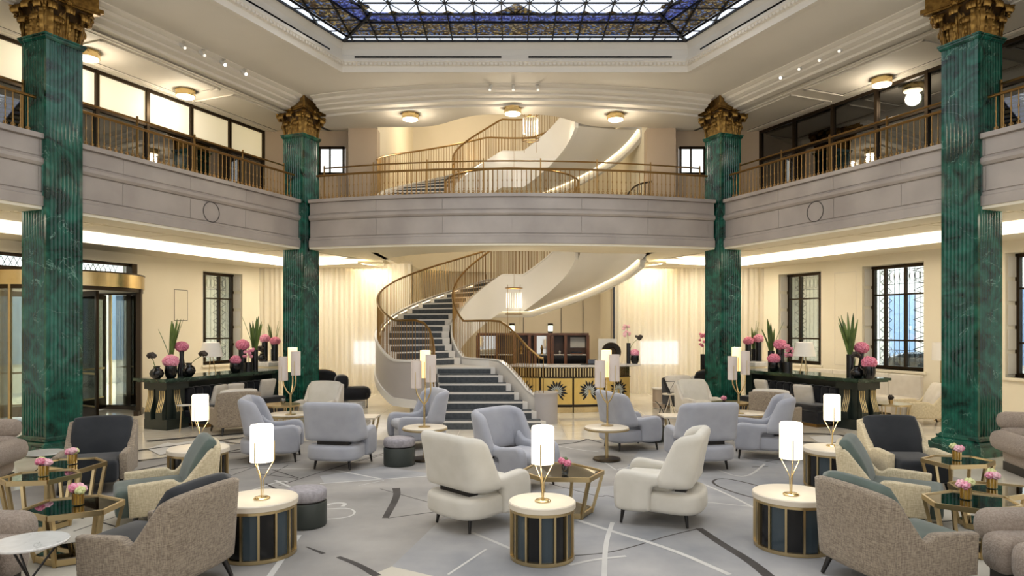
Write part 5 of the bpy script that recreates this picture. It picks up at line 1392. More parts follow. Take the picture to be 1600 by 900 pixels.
for pts, w in [([(602, 811), (621, 777), (619, 764)], (.09, .13)), ([(594, 765), (640, 778), (684, 790)], .02), ([(606, 811), (690, 800)], .025),
               ([(478, 856), (506, 867)], (.02, .06)), ([(528, 872), (560, 884), (590, 902)], (.06, .10)),
               ([(897, 870), (950, 866), (1000, 853), (1035, 841), (1094, 827)], .025), ([(1092, 827), (1125, 850), (1175, 880), (1210, 910)], (.10, .14)),
               ([(1210, 768), (1170, 756), (1130, 748), (1112, 752), (1118, 760), (1150, 772), (1185, 781)], .045),
               ([(858, 757), (920, 773), (940, 778), (947, 775), (965, 780)], .025), ([(868, 696), (900, 693), (918, 687)], (.05, .09)), ([(918, 687), (940, 693)], .06),
               ([(425, 735), (466, 748)], .03), ([(436, 760), (523, 732), (610, 706)], .03), ([(405, 742), (466, 749)], .025), ([(415, 757), (436, 768)], (.04, .06)), ([(418, 745), (450, 728)], .02), ([(560, 722), (598, 712)], .03),
               ([(205, 722), (300, 712), (395, 706)], .12), ([(205, 738), (280, 722), (390, 700)], .09), ([(215, 756), (262, 742)], .05), ([(340, 690), (400, 697), (470, 712)], .06), ([(230, 690), (330, 681), (470, 672)], .16), ([(205, 706), (300, 694), (400, 682)], .10), ([(370, 720), (410, 712)], .04), ([(360, 735), (470, 720)], .03), ([(360, 745), (400, 730)], .02),
               ([(1180, 690), (1240, 690), (1350, 697)], .10), ([(1200, 680), (1280, 677), (1345, 684)], .12), ([(1230, 715), (1260, 700), (1330, 688)], .04), ([(1195, 722), (1225, 718), (1260, 722)], .03), ([(1160, 716), (1215, 725)], .02), ([(1175, 731), (1200, 730)], .04),
               ([(115, 832), (200, 802)], .02), ([(110, 850), (210, 838)], .02), ([(150, 815), (215, 835)], .03), ([(80, 790), (130, 812)], .03), ([(1440, 820), (1520, 812)], .03), ([(1410, 842), (1470, 852)], .02), ([(60, 870), (150, 862)], .03)]: line(pts, w, D_)
for pts, w in [([(500, 757), (600, 750), (672, 745)], .04), ([(520, 735), (597, 750)], .05), ([(398, 733), (492, 734)], .035), ([(510, 797), (545, 795), (557, 802), (545, 810), (508, 813)], .03), ([(508, 791), (525, 787), (541, 788), (535, 793)], .06),
               ([(420, 905), (467, 838)], .07), ([(738, 834), (765, 845), (800, 860)], .05), ([(895, 812), (950, 830), (1050, 860), (1140, 900)], .07), ([(957, 818), (946, 850), (944, 905)], .06), ([(1095, 756), (1140, 775), (1180, 796)], .045), ([(1085, 784), (1140, 790), (1185, 794)], .03),
               ([(1120, 735), (1150, 746), (1172, 745), (1195, 726)], .045), ([(935, 717), (963, 736)], .03), ([(965, 735), (994, 728)], .035), ([(872, 698), (905, 704), (935, 707)], .03), ([(370, 775), (440, 752), (450, 755)], .04), ([(430, 752), (470, 770)], .05), ([(600, 752), (560, 760)], .02), ([(890, 885), (930, 876), (978, 871)], .05), ([(1185, 845), (1290, 875)], .04), ([(1005, 745), (1060, 720)], .02), ([(700, 900), (760, 860)], .03)]: line(pts, w, W_)

# ------------------------------------------------------------------ chairs
def frame(px, py, ang_deg): p = P(px, py); return (p.x, p.y, .013), math.radians(ang_deg - 90)
def leg_mb(x, y, h, r0=.022, r1=.013, dx=0, dy=0): return MB().tube([(x, y, h + .02), (x + dx, y + dy, .004)], [r0, r1], 10)
def wing_chair(label, mat, loc, rz, group=None):
    """high-backed armchair, front towards local +Y; the back floats above a rounded rear base"""
    o = thing('wing_armchair', label, 'armchair', loc, rz, group)
    for x, y in ((-.30, .33), (.30, .33), (-.24, -.28), (.24, -.28)): leg_mb(x, y, .14, dx=.02 * (1 if x > 0 else -1), dy=.02 * (1 if y > 0 else -1)).build('leg', m_blackw, o)
    plan = [(-.31, .36), (-.35, .0), (-.375, -.15), (-.37, -.30), (-.29, -.41), (-.12, -.45), (.12, -.45), (.29, -.41), (.37, -.30), (.375, -.15), (.35, .0), (.31, .36)]
    MB().rprism([(p.x, p.y) for p in chaikin([Vector(p) for p in plan], 2)], .14, .345, .05).build('seat_base', mat, o, ang=60)
    MB().box(-.23, .23, -.28, -.17, .33, .44).build('recess_fill', m_blackw, o)  # black block set in the slot under the back, standing in for its shade
    MB().rbox(-.27, .27, -.15, .385, .32, .46, .055, bulge=.03).build('seat_cushion', mat, o, ang=60)
    prof = [(.385, .14), (.41, .20), (.42, .36), (.405, .48), (.365, .535), (.30, .555), (.12, .53), (-.02, .52), (-.13, .55), (-.20, .64), (-.24, .62), (-.26, .43), (-.20, .41), (.0, .41), (.04, .38), (.05, .20), (.05, .14)]
    pr = [(p.x, p.y) for p in chaikin([Vector(p) for p in prof], 2)]
    for sx in (-1, 1):
        M_ = Matrix(((0, 0, 1, sx * .33 - .06), (1, 0, 0, 0), (0, 1, 0, 0), (0, 0, 0, 1)))
        MB().rprism(pr, 0, .12, .04, M_).build('arm', mat, o, ang=60)
    def fn(u, v):
        s_ = (u - .5) * 2; a = abs(s_)
        top = .90 - .06 * a ** 9 - .008 * a ** 2; lo = .452
        hw = .385 - .012 * v
        if a < .62: x = s_ / .62 * (hw - .10); y = -.33
        else:
            q = (a - .62) / .38 * (pi / 2) ; x = math.copysign(hw - .10 + .10 * math.sin(min(q * 1.15, pi / 2)), s_); y = -.33 + .10 * (1 - math.cos(min(q * 1.15, pi / 2))) + .15 * max(0, (a - .78) / .22) * (1 - .5 * v)
        z = lo + (top - lo) * v
        y -= .085 * v ** 1.2 - .01
        return (x, y, z)
    MB().sheet(fn, .105, 25, 12).build('backrest', mat, o, ang=70)
    return o
CH = [('off-white armchair seen from behind, left of the centre glass table', m_white, (744, 818), 43),
      ('off-white armchair in side view, right of the centre glass table', m_white, (1034, 812), 157),
      ('blue-grey armchair facing the camera behind the centre lit lamp', m_lilac, (806, 760), -40),
      ('grey armchair with its floating back to the camera, left of the dark pouf row', m_lilac, (533, 729), 80),
      ('blue-grey armchair in profile facing right, beside the left lit lamp', m_lilac, (427, 719), 12),
      ('grey armchair facing left at the foot of the stairs', m_lilac, (652, 699), 205),
      ('grey armchair facing right in front of the gold reception desk', m_lilac, (982, 701), 18),
      ('grey armchair with its back to the camera, right half, behind the off-white chair', m_lilac, (1094, 729), 100),
      ('grey armchair in profile facing left beside the right tall lamp', m_lilac, (1190, 714), 165)]
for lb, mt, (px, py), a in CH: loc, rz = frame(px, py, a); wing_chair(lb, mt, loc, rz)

def club_chair(label, shell, vel, loc, rz, group=None, s=1.0, leg=m_blackw):
    """angular tweed armchair with velvet seat and inner back, front towards local +Y"""
    o = thing('club_armchair', label, 'armchair', loc, rz, group); o.scale = (s, s, s)
    for x, y in ((-.31, .32), (.31, .32), (-.27, -.34), (.27, -.34)): leg_mb(x, y, .16, .026, .015, dx=.03 * (1 if x > 0 else -1), dy=.03 if y > 0 else -.07).build('leg', leg, o)
    prof = [(.385, .15), (.40, .45), (.392, .462), (.06, .478), (.0, .472), (-.045, .437), (-.08, .434), (-.115, .465), (-.31, .725), (-.345, .75), (-.385, .735), (-.40, .67), (-.375, .22), (-.345, .15)]
    M0 = lambda x: Matrix(((0, 0, 1, x), (1, 0, 0, 0), (0, 1, 0, 0), (0, 0, 0, 1)))
    for sx in (-1, 1): MB().rprism(prof, 0, .085, .022, M0(sx * .345 - .0425)).build('side_panel', shell, o, ang=50)
    def bk(u, v):
        s_ = (u - .5) * 2; z = .17 + (.765 - .02 * s_ * s_ - .17) * v
        return (s_ * .36, -.35 - .045 * v - .03 * (1 - s_ * s_), z)
    MB().sheet(bk, .07, 15, 9).build('back_shell', shell, o, ang=70)
    def ic(u, v):
        s_ = (u - .5) * 2; return (s_ * .28, -.17 - .18 * v + .03 * math.sin(pi * v) + .0 * s_, .37 + .41 * v - .01 * s_ * s_)
    MB().sheet(ic, .13, 13, 11).build('back_cushion', vel, o, ang=70)
    MB().rbox(-.30, .30, -.25, .50, .13, .40, .05, bulge=.012).build('seat_cushion', vel, o, ang=60)
    return o
CL_ = [('brown tweed armchair seen from behind in the near left corner', m_tweed, m_char, (250, 918), 166),
       ('brown tweed armchair seen from behind in the near right corner', m_tweed, m_velvet, (1397, 912), 14),
       ('straw tweed armchair with sage velvet seat, left group, side view', m_tweedl, m_velvet, (266, 813), 212),
       ('straw tweed armchair with sage velvet seat, right group, side view', m_tweedl, m_velvet, (1384, 815), -32),
       ('charcoal velvet armchair facing the camera in front of the left column', m_tweed, m_char, (152, 762), 290),
       ('charcoal velvet armchair facing the camera beside the right column', m_tweedl, m_char, (1412, 760), 268)]
for lb, sh, ve_, (px, py), a in CL_: loc, rz = frame(px, py, a); club_chair(lb, sh, ve_, loc, rz, s=1.0)
for lb, sh, ve_, (px, py), a in [('beige armchair with its back to us facing the left console sofa', m_tweed, m_linen, (366, 675), 125), ('beige armchair half hidden behind a grey one, facing the right console sofa', m_tweed, m_linen, (1212, 675), 55),
                                 ('pale cream armchair facing us in front of the left back column', m_linen, m_white, (498, 660), 262), ('pale cream armchair facing us left of the right back column', m_linen, m_white, (1093, 655), 285),
                                 ]:
    loc, rz = frame(px, py, a); club_chair(lb, sh, ve_, (loc[0], loc[1], .002), rz)

# ------------------------------------------------------------------ drum side tables and lamps
def drum_table(label, px, py, r, hh=.485):
    p = P(px, py); o = thing('drum_table', label, 'side table', (p.x, p.y, .013), .13)
    MB().lathe([(r - .01, hh - .055), (r, hh - .05), (r, hh - .008), (r - .008, hh), (0, hh)], 44).build('table_top', m_creamtop, o)
    MB().lathe([(r - .05, .02), (r - .05, hh - .07)], 44).build('core', m_black, o)
    for z0, z1, e in ((.0, .03, .0), (hh - .078, hh - .055, .0)): MB().lathe([(r - .035, z0), (r - .012, z0), (r - .012, z1), (r - .035, z1)], 44).build('brass_ring', m_brass, o)
    k = 14
    post = MB().box(-.009, .009, -.012, .012, .03, hh - .07).mesh('brass_upright', m_brass, 0)
    for i in range(k):
        a = 2 * pi * i / k; a1 = 2 * pi * (i + 1) / k
        inst(post, 'brass_upright', o, T((r - .022) * math.cos(a), (r - .022) * math.sin(a), 0, a + pi / 2))
        q = MB(); rr = r - .032; pts = [(rr * math.cos(a + (a1 - a) * t), rr * math.sin(a + (a1 - a) * t)) for t in (.06, .5, .94)]
        vs = [(x, y, z) for z in (.03, hh - .075) for x, y in pts]; q.add(vs, [(0, 1, 4, 3), (1, 2, 5, 4)])
        q.build('side_pane', m_black if i % 2 else mk('blue_grey_gloss', '#3c474d', rough=.08) if i == 0 else bpy.data.materials['blue_grey_gloss'], o, ang=0)
    return o
def fork_lamp(label, px, py, z, s=1.0, rz=.3):
    p = P(px, py, z); o = thing('fork_lamp', label, 'lamp', (p.x, p.y, z), rz, 'lit brass table lamps'); o.scale = (s,) * 3
    MB().lathe([(.0, 0), (.068, 0), (.07, .008), (.06, .016), (.03, .02), (.0, .02)], 32).build('lamp_base', m_brassl, o)
    for k in range(3):
        a = k * 2 * pi / 3; c, sn = math.cos(a), math.sin(a)
        MB().tube([(.008 * c, .008 * sn, .015), (.012 * c, .012 * sn, .16)] + [(.03 * c, .03 * sn, .20), (.095 * c, .095 * sn, .315), (.104 * c, .104 * sn, .335), (.104 * c, .104 * sn, .50)], .0046, 7).build('stem', m_brassl, o)
    MB().lathe([(.098, .325), (.098, .63), (.090, .645), (.0, .645)], 36).build('lamp_shade', m_shade, o)
    MB().lathe([(.094, .327), (.094, .335), (0, .335)], 36).build('shade_diffuser', m_shade, o)
    light('fork_lamp_bulb', 'POINT', (p.x, p.y, z + .30 * s), 3.2, (1, .90, .72), .09)
    return o
drum_table('cream topped drum table with brass ribs in the centre foreground', 847, 872, .29); fork_lamp('lit brass lamp on the centre foreground drum table', 848, 783, .50)
drum_table('cream topped drum table behind the near right tweed armchair', 1238, 855, .345); fork_lamp('lit brass lamp on the drum table right of centre', 1236, 773, .50)
drum_table('cream topped drum table beside the near left tweed armchair', 404, 866, .335); fork_lamp('lit brass lamp on the drum table left of centre', 409, 779, .50)
drum_table('cream topped drum table behind the left straw tweed armchair', 310, 762, .36); fork_lamp('lit brass lamp on the far left drum table near the console', 313, 697, .50)
drum_table('cream topped drum table behind the right straw tweed armchair', 1303, 762, .36); fork_lamp('lit brass lamp on the far right drum table near the console', 1300, 697, .50)

def pedestal_table(label, px, py, r=.33, hh=.495):
    p = P(px, py); o = thing('pedestal_table', label, 'side table', (p.x, p.y, .013))
    MB().lathe([(0, 0), (.20, 0), (.21, .01), (.20, .03), (.18, .035), (0, .035)], 36).build('foot', m_darkbronze, o)
    MB().lathe([(.025, .03), (.025, hh - .04)], 16).build('stem', m_brass, o)
    MB().lathe([(0, hh - .045), (r, hh - .045), (r + .004, hh - .04), (r + .004, hh - .02), (r, hh - .018), (0, hh - .018)], 44).build('brass_rim', m_brass, o)
    MB().lathe([(r - .004, hh - .02), (r - .004, hh - .004), (r - .01, hh), (0, hh)], 44).build('table_top', m_creamtop, o)
    return p
def trident_lamp(label, px, py, rz=0):
    z = .51; p = P(px, py, z); o = thing('trident_lamp', label, 'lamp', (p.x, p.y, z), rz, 'tall three-shade lamps')
    MB().lathe([(0, 0), (.09, 0), (.09, .01), (.02, .016), (0, .016)], 28).build('lamp_base', m_brass, o)
    MB().tube([(0, 0, .01), (0, 0, .36)], .016, 10).build('stem', m_brassl, o)
    for dx, dy, zb, zt, mt in ((-.115, -.03, .58, .98, m_shadedim), (.10, -.04, .67, 1.07, m_shadedim), (.0, .11, .72, 1.13, m_shadeyel)):
        MB().tube([(0, 0, .33), (dx * .5, dy * .5, .40), (dx * .92, dy * .92, .50), (dx, dy, .56), (dx, dy, zb + .02)], .011, 8).build('branch', m_brassl, o)
        sh = MB().lathe([(.078, zb), (.078, zt), (.072, zt), (.072, zb + .02)], 28, (dx, dy, 0)).build('lamp_shade', mt, o)
        MB().bar((dx, dy - .083, zb), (dx, dy - .083, zb + .24), .008).build('brass_strip', m_brass, sh)
    light('trident_bulb', 'POINT', (p.x, p.y + .11, z + .95), 4, (1, .82, .5), .08)
pedestal_table('round pedestal table with brass stem in front of the stair foot', 664, 720); trident_lamp('tall three-shade brass lamp in front of the staircase', 663, 667)
pedestal_table('round pedestal table with brass stem in front of the reception desk', 948, 720); trident_lamp('tall three-shade brass lamp in front of the reception desk', 949, 665)
pedestal_table('round pedestal table below the left back column', 453, 692, .36); trident_lamp('tall three-shade brass lamp beside the left back column', 454, 648)
pedestal_table('round pedestal table below the right back column', 1165, 690, .36); trident_lamp('tall three-shade brass lamp beside the right back column', 1154, 646)

def pouf(label, px, py, r, hh):
    p = P(px, py); o = thing('pouf', label, 'stool', (p.x, p.y, .013))
    MB().lathe([(0, 0), (r * .96, 0), (r, .02), (r, hh * .62), (r * .97, hh * .66), (0, hh * .66)], 36).build('base', mk('olive_leather', '#353a35', rough=.5) if 'olive_leather' not in bpy.data.materials else bpy.data.materials['olive_leather'], o)
    MB().lathe([(r * .90, hh * .64), (r * .90, hh * .72)], 36).build('recess_fill', m_blackw, o)
    MB().lathe([(0, hh * .70), (r * .95, hh * .70), (r, hh * .74), (r * 1.0, hh * .90), (r * .94, hh * .98), (r * .7, hh * 1.01), (0, hh * 1.02)], 36).build('seat_cushion', mk('grey_mohair', '#8f8a8c', '#a29da0', 30, .9, bump=.3) if 'grey_mohair' not in bpy.data.materials else bpy.data.materials['grey_mohair'], o, ang=60)
pouf('dark round pouf with grey cushion beside the drum table left of centre', 478, 822, .205, .37)
pouf('dark round pouf with grey cushion in front of the left pedestal table', 624, 727, .225, .39)
pouf('dark round pouf behind the grey armchair by the reception desk', 1018, 690, .22, .42)

# ------------------------------------------------------------------ hexagonal glass tables
def hex_table(label, corners, z, mirror_shelf=True, inset=.72):
    pts = [P(a, b, z) for a, b in corners]; c = sum(pts, Vector((0, 0, 0))) / 6
    o = thing('hexagonal_table', label, 'coffee table', (c.x, c.y, .013)); L = [Vector((p.x - c.x, p.y - c.y, z)) for p in pts]
    area = sum(L[i].x * L[(i + 1) % 6].y - L[(i + 1) % 6].x * L[i].y for i in range(6))
    if area < 0: L = L[::-1]
    q = MB(); zz = z - .013; path = []
    for i in range(6): 
        a, b = L[i], L[(i + 1) % 6]
        MB().bar((a.x, a.y, zz - .02), (b.x, b.y, zz - .02), .022, .045).build('top_rail', m_brass, o, ang=0)
    MB().prism([(p.x * .975, p.y * .975) for p in L], zz - .02, zz - .008).build('glass_top', m_smoke, o, ang=0)
    B = [Vector((p.x * inset, p.y * inset, 0)) for p in L]
    for i in range(6):
        a, b = L[i], B[i]; MB().bar((a.x * .98, a.y * .98, zz - .03), (b.x, b.y, .0), .03).build('leg', m_brass, o, ang=0)
        b2 = B[(i + 1) % 6]; MB().bar((b.x, b.y, .03), (b2.x, b2.y, .03), .03, .05).build('base_rail', m_brass, o, ang=0)
    MB().prism([(p.x * .98, p.y * .98) for p in B], .05, .06).build('mirror_shelf', m_smoke, o, ang=0)
    return o
hex_table('hexagonal brass and smoked glass table between the centre armchairs', [(813, 736), (846, 746), (921, 747), (943, 735), (896, 724), (842, 721)], .46)
hex_table('nearest hexagonal brass and glass table on the left', [(31, 798), (74, 807), (160, 797), (194, 781), (154, 773), (77, 780)], .46)
hex_table('middle hexagonal brass and glass table on the left, cut by picture edge', [(-2, 747), (10, 753), (74, 751), (126, 739), (113, 732), (33, 738)], .53)
hex_table('farthest hexagonal brass and glass table on the left before the dark armchair', [(76, 729), (120, 735), (166, 721), (150, 715), (92, 717), (66, 723)], .51)
hex_table('nearest hexagonal brass and glass table on the right', [(1442, 772), (1462, 786), (1542, 797), (1597, 790), (1570, 775), (1487, 766)], .46)
hex_table('middle hexagonal brass and glass table on the right', [(1482, 754), (1497, 763), (1575, 776), (1616, 770), (1606, 759), (1502, 750)], .41)
hex_table('farthest hexagonal brass and glass table on the right near the column', [(1440, 716), (1484, 727), (1541, 725.5), (1554, 720), (1516, 712), (1459, 711)], .51)
def bud_vase(label, px, py, z, mats, s=1.0, seed=1, red=False):
    p = P(px, py, z); o = thing('bud_vase', label, 'vase', (p.x, p.y, z), 0); o.scale = (s,) * 3
    gl = mk('amber_glass', '#c9a04a', rough=.15, metal=.6) if 'amber_glass' not in bpy.data.materials else bpy.data.materials['amber_glass']
    MB().lathe([(.036, 0), (.038, .01), (.040, .10), (.036, .10), (.034, .02), (0, .02)], 20).build('vase', gl if not red else m_smoke, o)
    for k in range(10): a = k * .628; MB().bar((.041 * math.cos(a), .041 * math.sin(a), .0), (.043 * math.cos(a), .043 * math.sin(a), .10), .006).build('brass_rib', m_brassl, o, ang=0) if not red else None
    for i, mt in enumerate(mats):
        a = i * 2.4 + seed; q = MB(); c = (.035 * math.cos(a), .035 * math.sin(a), .125 + .02 * (i % 2)); q.blobs(c, .028, 16, .020, .8, i + seed); q.build('blossom', mt, o, ang=60)
    for k in range(3): a = k * 2.1 + seed; MB().tube([(0, 0, .05), (.03 * math.cos(a), .03 * math.sin(a), .12)], .003, 5).build('stem', m_leaf, o)
bud_vase('small gilt vase of pink and lime blossoms on the nearest left glass table', 122, 788, .46, [m_palep, m_pink, m_lime, m_palep], seed=1)
bud_vase('small gilt vase of pink and lime blossoms on the middle left glass table', 68, 743, .53, [m_pink, m_rose, m_palep, m_lime], seed=2)
bud_vase('small gilt vase of pink blossoms on the farthest left glass table', 113, 724, .51, [m_pink, m_palep, m_lime], seed=3)
bud_vase('small gilt vase of pink and lime blossoms on the nearest right glass table', 1509, 779, .46, [m_pink, m_lime, m_palep], seed=4)
bud_vase('small gilt vase of pale pink blossoms on the middle right glass table', 1550, 762, .41, [m_palep, m_lime, m_pink], seed=5)
bud_vase('small gilt vase of pink blossoms on the farthest right glass table', 1495, 718, .51, [m_pink, m_lime, m_palep], seed=6)
bud_vase('slim smoked glass vase of red buds on the centre glass table', 883, 741, .46, [m_rose, m_rose, m_rose, m_leaf], .95, 7, True)

# ------------------------------------------------------------------ small marble tables at the left edge
def marble_table(label, px, py, z, r):
    p = P(px, py, z); o = thing('marble_table', label, 'side table', (p.x, p.y, .013)); z -= .013
    MB().lathe([(0, z - .02), (r - .008, z - .02), (r, z - .012), (r, z - .004), (r - .004, z), (0, z)], 40).build('table_top', m_marbtop, o)
    for k in range(3):
        a = k * 2.094 + .6; MB().tube([(r * .75 * math.cos(a), r * .75 * math.sin(a), z - .02), (-.02 * math.cos(a), -.02 * math.sin(a), z * .45), (r * .55 * math.cos(a + .5), r * .55 * math.sin(a + .5), 0)], .008, 6).build('leg', m_blackw, o)
marble_table('round white marble side table at the near left edge', 47, 845, .55, .23)
marble_table('round white marble side table beside the left boucle sofa', 68, 706, .30, .26)
# ------------------------------------------------------------------ channelled boucle sofas at both edges
def boucle_sofa(label, loc, rz, L=2.0):
    o = thing('boucle_sofa', label, 'sofa', loc, rz)          # seat faces local +Y
    MB().box(-L / 2 + .05, L / 2 - .05, -.36, .34, .0, .12).build('plinth', m_blackw, o)
    k = 4; w_ = L / k
    for i in range(k): MB().rbox(-L / 2 + i * w_, -L / 2 + (i + 1) * w_, -.34, .42, .10, .42, .11).build('seat_cushion', m_boucle, o, ang=60)
    for i in range(k):
        MB().rbox(-L / 2 + i * w_, -L / 2 + (i + 1) * w_, -.46, -.20, .36, .60, .11).build('back_cushion', m_boucle, o, ang=60); MB().rbox(-L / 2 + i * w_, -L / 2 + (i + 1) * w_, -.52, -.28, .56, .80, .10).build('back_cushion', m_boucle, o, ang=60)
    for sx in (-1, 1): MB().rbox(sx * L / 2 - .13, sx * L / 2 + .13, -.42, .40, .28, .56, .12).build('arm_roll', m_boucle, o, ang=60)
    return o
p = P(-25, 785); boucle_sofa('taupe channelled boucle sofa at the left edge behind the glass tables', (-7.3, 8.3, .002), math.radians(190))
boucle_sofa('taupe channelled boucle sofa in the near left corner', (-4.12, 4.72, .014), math.radians(-92), 1.15)
boucle_sofa('taupe channelled boucle sofa at the right edge beside the column', (7.72, 9.0, .002), math.radians(168))
boucle_sofa('taupe channelled boucle sofa in the near right corner', (4.08, 4.78, .014), math.radians(92), 1.2)

# ------------------------------------------------------------------ round gilt tables and odd pieces further back
def gilt_table(label, px, py, r, hh, n=12, shelf=True, mat_top=None):
    p = P(px, py); o = thing('gilt_table', label, 'coffee table', (p.x, p.y, .002))
    MB().lathe([(0, hh - .02), (r - .02, hh - .02), (r - .02, hh - .006), (0, hh - .006)], 36).build('table_top', mat_top or m_black, o)
    MB().lathe([(r - .025, hh - .035), (r, hh - .035), (r, hh), (r - .025, hh)], 36).build('top_ring', m_brass, o); MB().lathe([(r * .8 - .02, 0), (r * .8, 0), (r * .8, .03), (r * .8 - .02, .03)], 36).build('base_ring', m_brass, o)
    for k in range(n): a = 2 * pi * k / n; MB().tube([(r * .97 * math.cos(a), r * .97 * math.sin(a), hh - .03), (r * .79 * math.cos(a), r * .79 * math.sin(a), .02)], .010, 6).build('rod', m_brass, o)
    return p
gilt_table('round gilt coffee table with dark top before the left console sofa', 438, 668, .38, .46)
gilt_table('round gilt coffee table with dark top before the right back column', 1141, 664, .38, .46)
q = P(1127, 634, .46); o = thing('bud_flower', 'small pink flower head on the gilt table by the right back column', 'flower', (1131 * 0 + (1131 - 800) * 13.9 / F, 13.9, .47)); flower_head((0, 0, .07), .06, m_pink, n=40).build('blossom', m_pink, o); MB().lathe([(.03, 0), (.03, .05)], 10).build('vase', m_black, o)
q = P(442, 634, .46); o = thing('candle_holder', 'small glass globe candle holder on the left gilt coffee table', 'candle holder', ((442 - 800) * 13.55 / F, 13.55, .46)); MB().lathe([(.02, 0), (.05, .04), (.055, .07), (.04, .11)], 16).build('globe', m_smoke, o); MB().lathe([(.02, .005), (.02, .05)], 10).build('candle', m_white, o)
gilt_table('round gilt table between the right console end and the window seats', 1392, 668, .36, .48, 8)
o = gilt_table('round gilt table at the far right edge behind the column', 1588, 655, .34, .50, 8, mat_top=m_smoke)
for px, d, lb in ((1392, 13.5, 'small gilt pot with a plant on the table past the right console'), (1587, 14.7, 'small gilt pot on the table at the far right edge')):
    o = thing('gilt_pot', lb, 'pot', ((px - 800) * d / F, d, .48 if px < 1500 else .50)); MB().lathe([(.035, 0), (.045, .07), (.035, .07), (0, .06)], 14).build('pot', m_brass, o); MB().blobs((0, 0, .12), .04, 20, .025, .8, 3).build('foliage', m_darkflower, o)
# white side table on thin legs at the left console
o = thing('wire_side_table', 'small white topped table on thin wire legs by the left console', 'side table', (*(P(288, 674).xy), .002))
MB().lathe([(0, .49), (.13, .49), (.13, .505), (0, .505)], 28).build('table_top', m_white, o)
for k in range(3): a = 2.09 * k + .4; MB().tube([(.09 * math.cos(a), .09 * math.sin(a), .49), (.15 * math.cos(a), .15 * math.sin(a), 0)], .006, 6).build('leg', m_brass, o)
# dark lounge pieces behind the back columns
def lounge(label, loc, rz, back=True, roll=True):
    o = thing('black_lounge_chair', label, 'armchair', loc, rz)
    MB().rprism([(p.x, p.y) for p in chaikin([Vector(p) for p in [(-.45, -.4), (.45, -.4), (.5, .3), (.2, .5), (-.2, .5), (-.5, .3)]], 2)], .12, .40, .06).build('seat_base', m_blackvel, o, ang=60)
    MB().rprism([(p.x, p.y) for p in chaikin([Vector(p) for p in [(-.43, -.38), (.43, -.38), (.48, .28), (.2, .46), (-.2, .46), (-.48, .28)]], 2)], .03, .12, .02).build('base', m_bronze, o)
    def fn(u, v): s_ = (u - .5) * 2; return (.44 * s_, -.30 - .16 * v + .24 * s_ * s_ * (1 - .4 * v), .36 + (.86 - .36 - .06 * s_ ** 4) * v)
    MB().sheet(fn, .12, 17, 9).build('backrest', m_blackvel, o, ang=70)
    pts = [fn(u / 16, 1) for u in range(17)]; MB().tube([(x, y, z + .06) for x, y, z in pts], .012, 6).build('brass_piping', m_bronze, o)
    return o
lounge('black velvet lounge chair just right of the left back column', (-4.78, 17.6, .002), math.radians(-20 + 0))
lounge('black velvet lounge chair behind the right back column', (4.95, 17.7, .002), math.radians(25))
o = thing('bolster_ottoman', 'black velvet bolster ottoman on a pale drum by the left cream curtain', 'ottoman', (-3.92, 16.9, .002), .3)
MB().lathe([(.30, 0), (.30, .16), (.0, .16)], 28).build('base', m_marbtop, o); MB().rbox(-.42, .42, -.20, .20, .17, .52, .16).build('bolster', m_blackvel, o, ang=60); MB().rbox(-.46, -.12, -.22, .2, .44, .82, .14).build('bolster', m_blackvel, o, ang=60); MB().lathe([(.012, 0), (.012, .36)], 8, (.3, -.3, 0)).build('pole', m_blackw, o)
cr = club_chair('black framed armchair with pale back left of the right back column', m_blackvel, m_linen, ((1070 - 800) * 16.0 / F, 16.0, .002), math.radians(285 - 90), s=1.0)
pillow('pale cushion on the black lounge chair behind the right column', (4.72, 17.35, .58), .5, -.25, m_linen, .36)
def drum_round(label, px, py, r, hh, body, top):
    p = P(px, py); o = thing('drum_stool', label, 'side table', (p.x, p.y, .002))
    MB().lathe([(r, .02), (r, hh - .03)], 28).build('body', body, o); MB().lathe([(0, hh - .03), (r * 1.1, hh - .03), (r * 1.1, hh), (0, hh)], 28).build('table_top', top, o)
    for z in (.01, .14): MB().lathe([(r * 1.02, z), (r * 1.02, z + .02), (0, z + .02)], 28).build('band', m_creamtop, o)
drum_round('taupe drum side table in front of the right cream curtain', 1034, 638, .22, .50, m_taupe, m_creamtop)
def ytable(label, px, py, r, hh):
    p = P(px, py); o = thing('tripod_table', label, 'side table', (p.x, p.y, .002))
    MB().lathe([(0, hh - .025), (r, hh - .025), (r, hh), (0, hh)], 28).build('table_top', m_creamtop, o)
    for k in range(3): a = 2.09 * k + .5; MB().tube([(0, 0, hh - .02), (.04 * math.cos(a), .04 * math.sin(a), hh * .6), (r * .8 * math.cos(a), r * .8 * math.sin(a), 0)], .011, 6).build('leg', m_creamtop, o)
    return p
ytable('small cream tripod table between the curtain and the right back column', 1047, 650, .17, .50)
def wire_stand(label, px, d, z0, s):
    o = thing('wire_sculpture', label, 'ornament', ((px - 800) * d / F, d, z0)); 
    MB().tube([(-.12 * s, 0, .26 * s), (.12 * s, 0, .26 * s), (0, 0, .06 * s), (-.12 * s, 0, .26 * s)], .008, 6).build('wire_funnel', m_iron, o); MB().tube([(0, 0, .06 * s), (0, 0, .0)], .008, 6).build('wire_stem', m_iron, o); MB().lathe([(.05, 0), (.05, .008), (0, .008)], 14).build('foot', m_iron, o)
wire_stand('black wire funnel sculpture on the cream tripod table', 1046, P(1047, 650).y, .505, 1.0)
o = thing('wire_bottle', 'black wire bottle outline standing behind the grey armchair by the reception', 'ornament', (*(P(1034, 676).xy), .013))
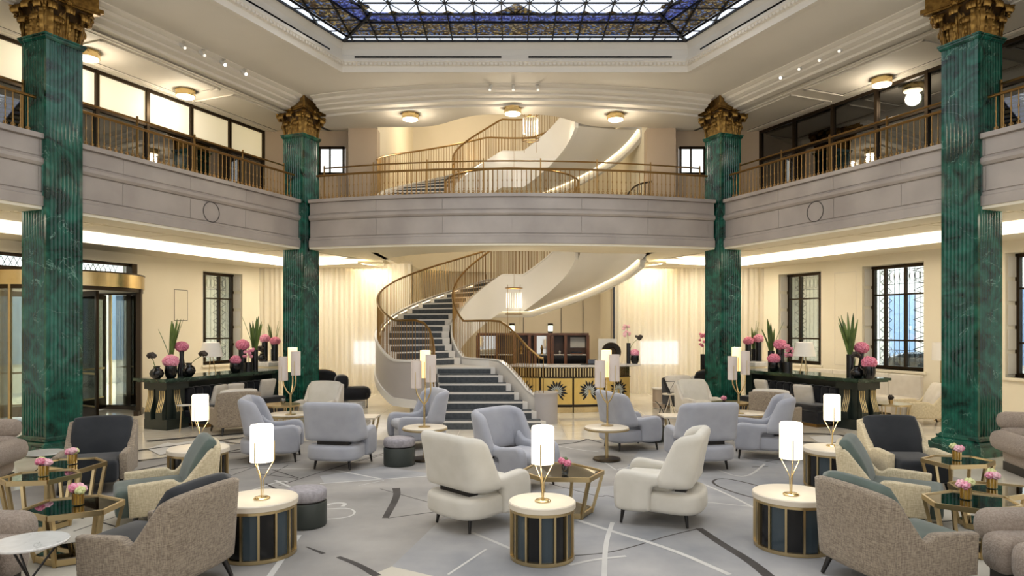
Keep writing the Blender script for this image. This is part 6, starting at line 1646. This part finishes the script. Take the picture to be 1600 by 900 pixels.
MB().tube(chaikin([Vector(p) for p in [(-.15, 0, 0), (-.16, 0, .2), (-.03, 0, .36), (-.03, 0, .5), (-.12, 0, .58)]], 2, False), .008, 6).build('wire', m_iron, o); MB().tube(chaikin([Vector(p) for p in [(.15, 0, 0), (.16, 0, .2), (.03, 0, .36), (-.03, 0, .5)]], 2, False), .008, 6).build('wire', m_iron, o); MB().tube([(-.15, 0, .006), (.15, 0, .006)], .006, 6).build('wire', m_iron, o)
o = thing('brass_frame_table', 'low brass framed table behind the grey armchair at right, legs slanting', 'coffee table', (*(P(1062, 692).xy), .013)); MB().box(-.32, .32, -.25, .25, .44, .465).build('table_top', m_creamtop, o)
for x in (-1, 1):
    for y in (-1, 1): MB().bar((x * .30, y * .23, .44), (x * .22, y * .2, 0), .03).build('leg', m_brass, o)
o = thing('brass_frame_table', 'low brass framed table peeking out right of the grey armchair at left', 'coffee table', (*(P(570, 694).xy), .013)); MB().box(-.2, .22, -.25, .25, .44, .465).build('table_top', m_creamtop, o)
for x in (-1, 1):
    for y in (-1, 1): MB().bar((x * .2, y * .23, .44), (x * .12, y * .2, 0), .03).build('leg', m_brass, o)
# window seats at the right
bq = thing('window_banquette', 'beige panelled banquette along the wall under the right windows', 'sofa', (*S(1, tpx(1, 1440, 3.7), 3.72), .002), rz_side(1))
for i in range(4): MB().rbox(-.0 + i * .8, .8 + i * .8, -.06, .06, .05, .90, .03).build('back_panel', m_linen, bq, ang=60)
for i in range(4): MB().rbox(-.0 + i * .8, .8 + i * .8, .05, .62, .05, .40, .05).build('seat_cushion', m_linen, bq, ang=60)
club_chair('cream armchair facing left between the right console and the far column', m_tweedl, m_linen, (*(P(1440, 662).xy), .002), math.radians(170 - 90))
club_chair('cream armchair at the far right edge under the window', m_linen, m_white, (*(P(1592, 640).xy), .002), math.radians(240 - 90), s=1.0)
o = thing('floor_lamp', 'white shaded floor lamp just left of the right front column', 'lamp', (*S(1, tpx(1, 1470, 3.3), 3.3), .002))
MB().lathe([(.13, 0), (.13, .02), (0, .02)], 24).build('lamp_base', m_brass, o); MB().tube([(0, 0, .02), (0, 0, 1.4)], .011, 8).build('pole', m_brass, o); MB().lathe([(.17, 1.28), (.16, 1.66), (.15, 1.66), (.16, 1.28)], 28).build('lamp_shade', m_lampoff, o)
# softened daylight from the laylight overhead
light('laylight', 'AREA', (SKX, 7.5, 7.6), 170, (.96, .98, 1.0), 8.0, 11.0)
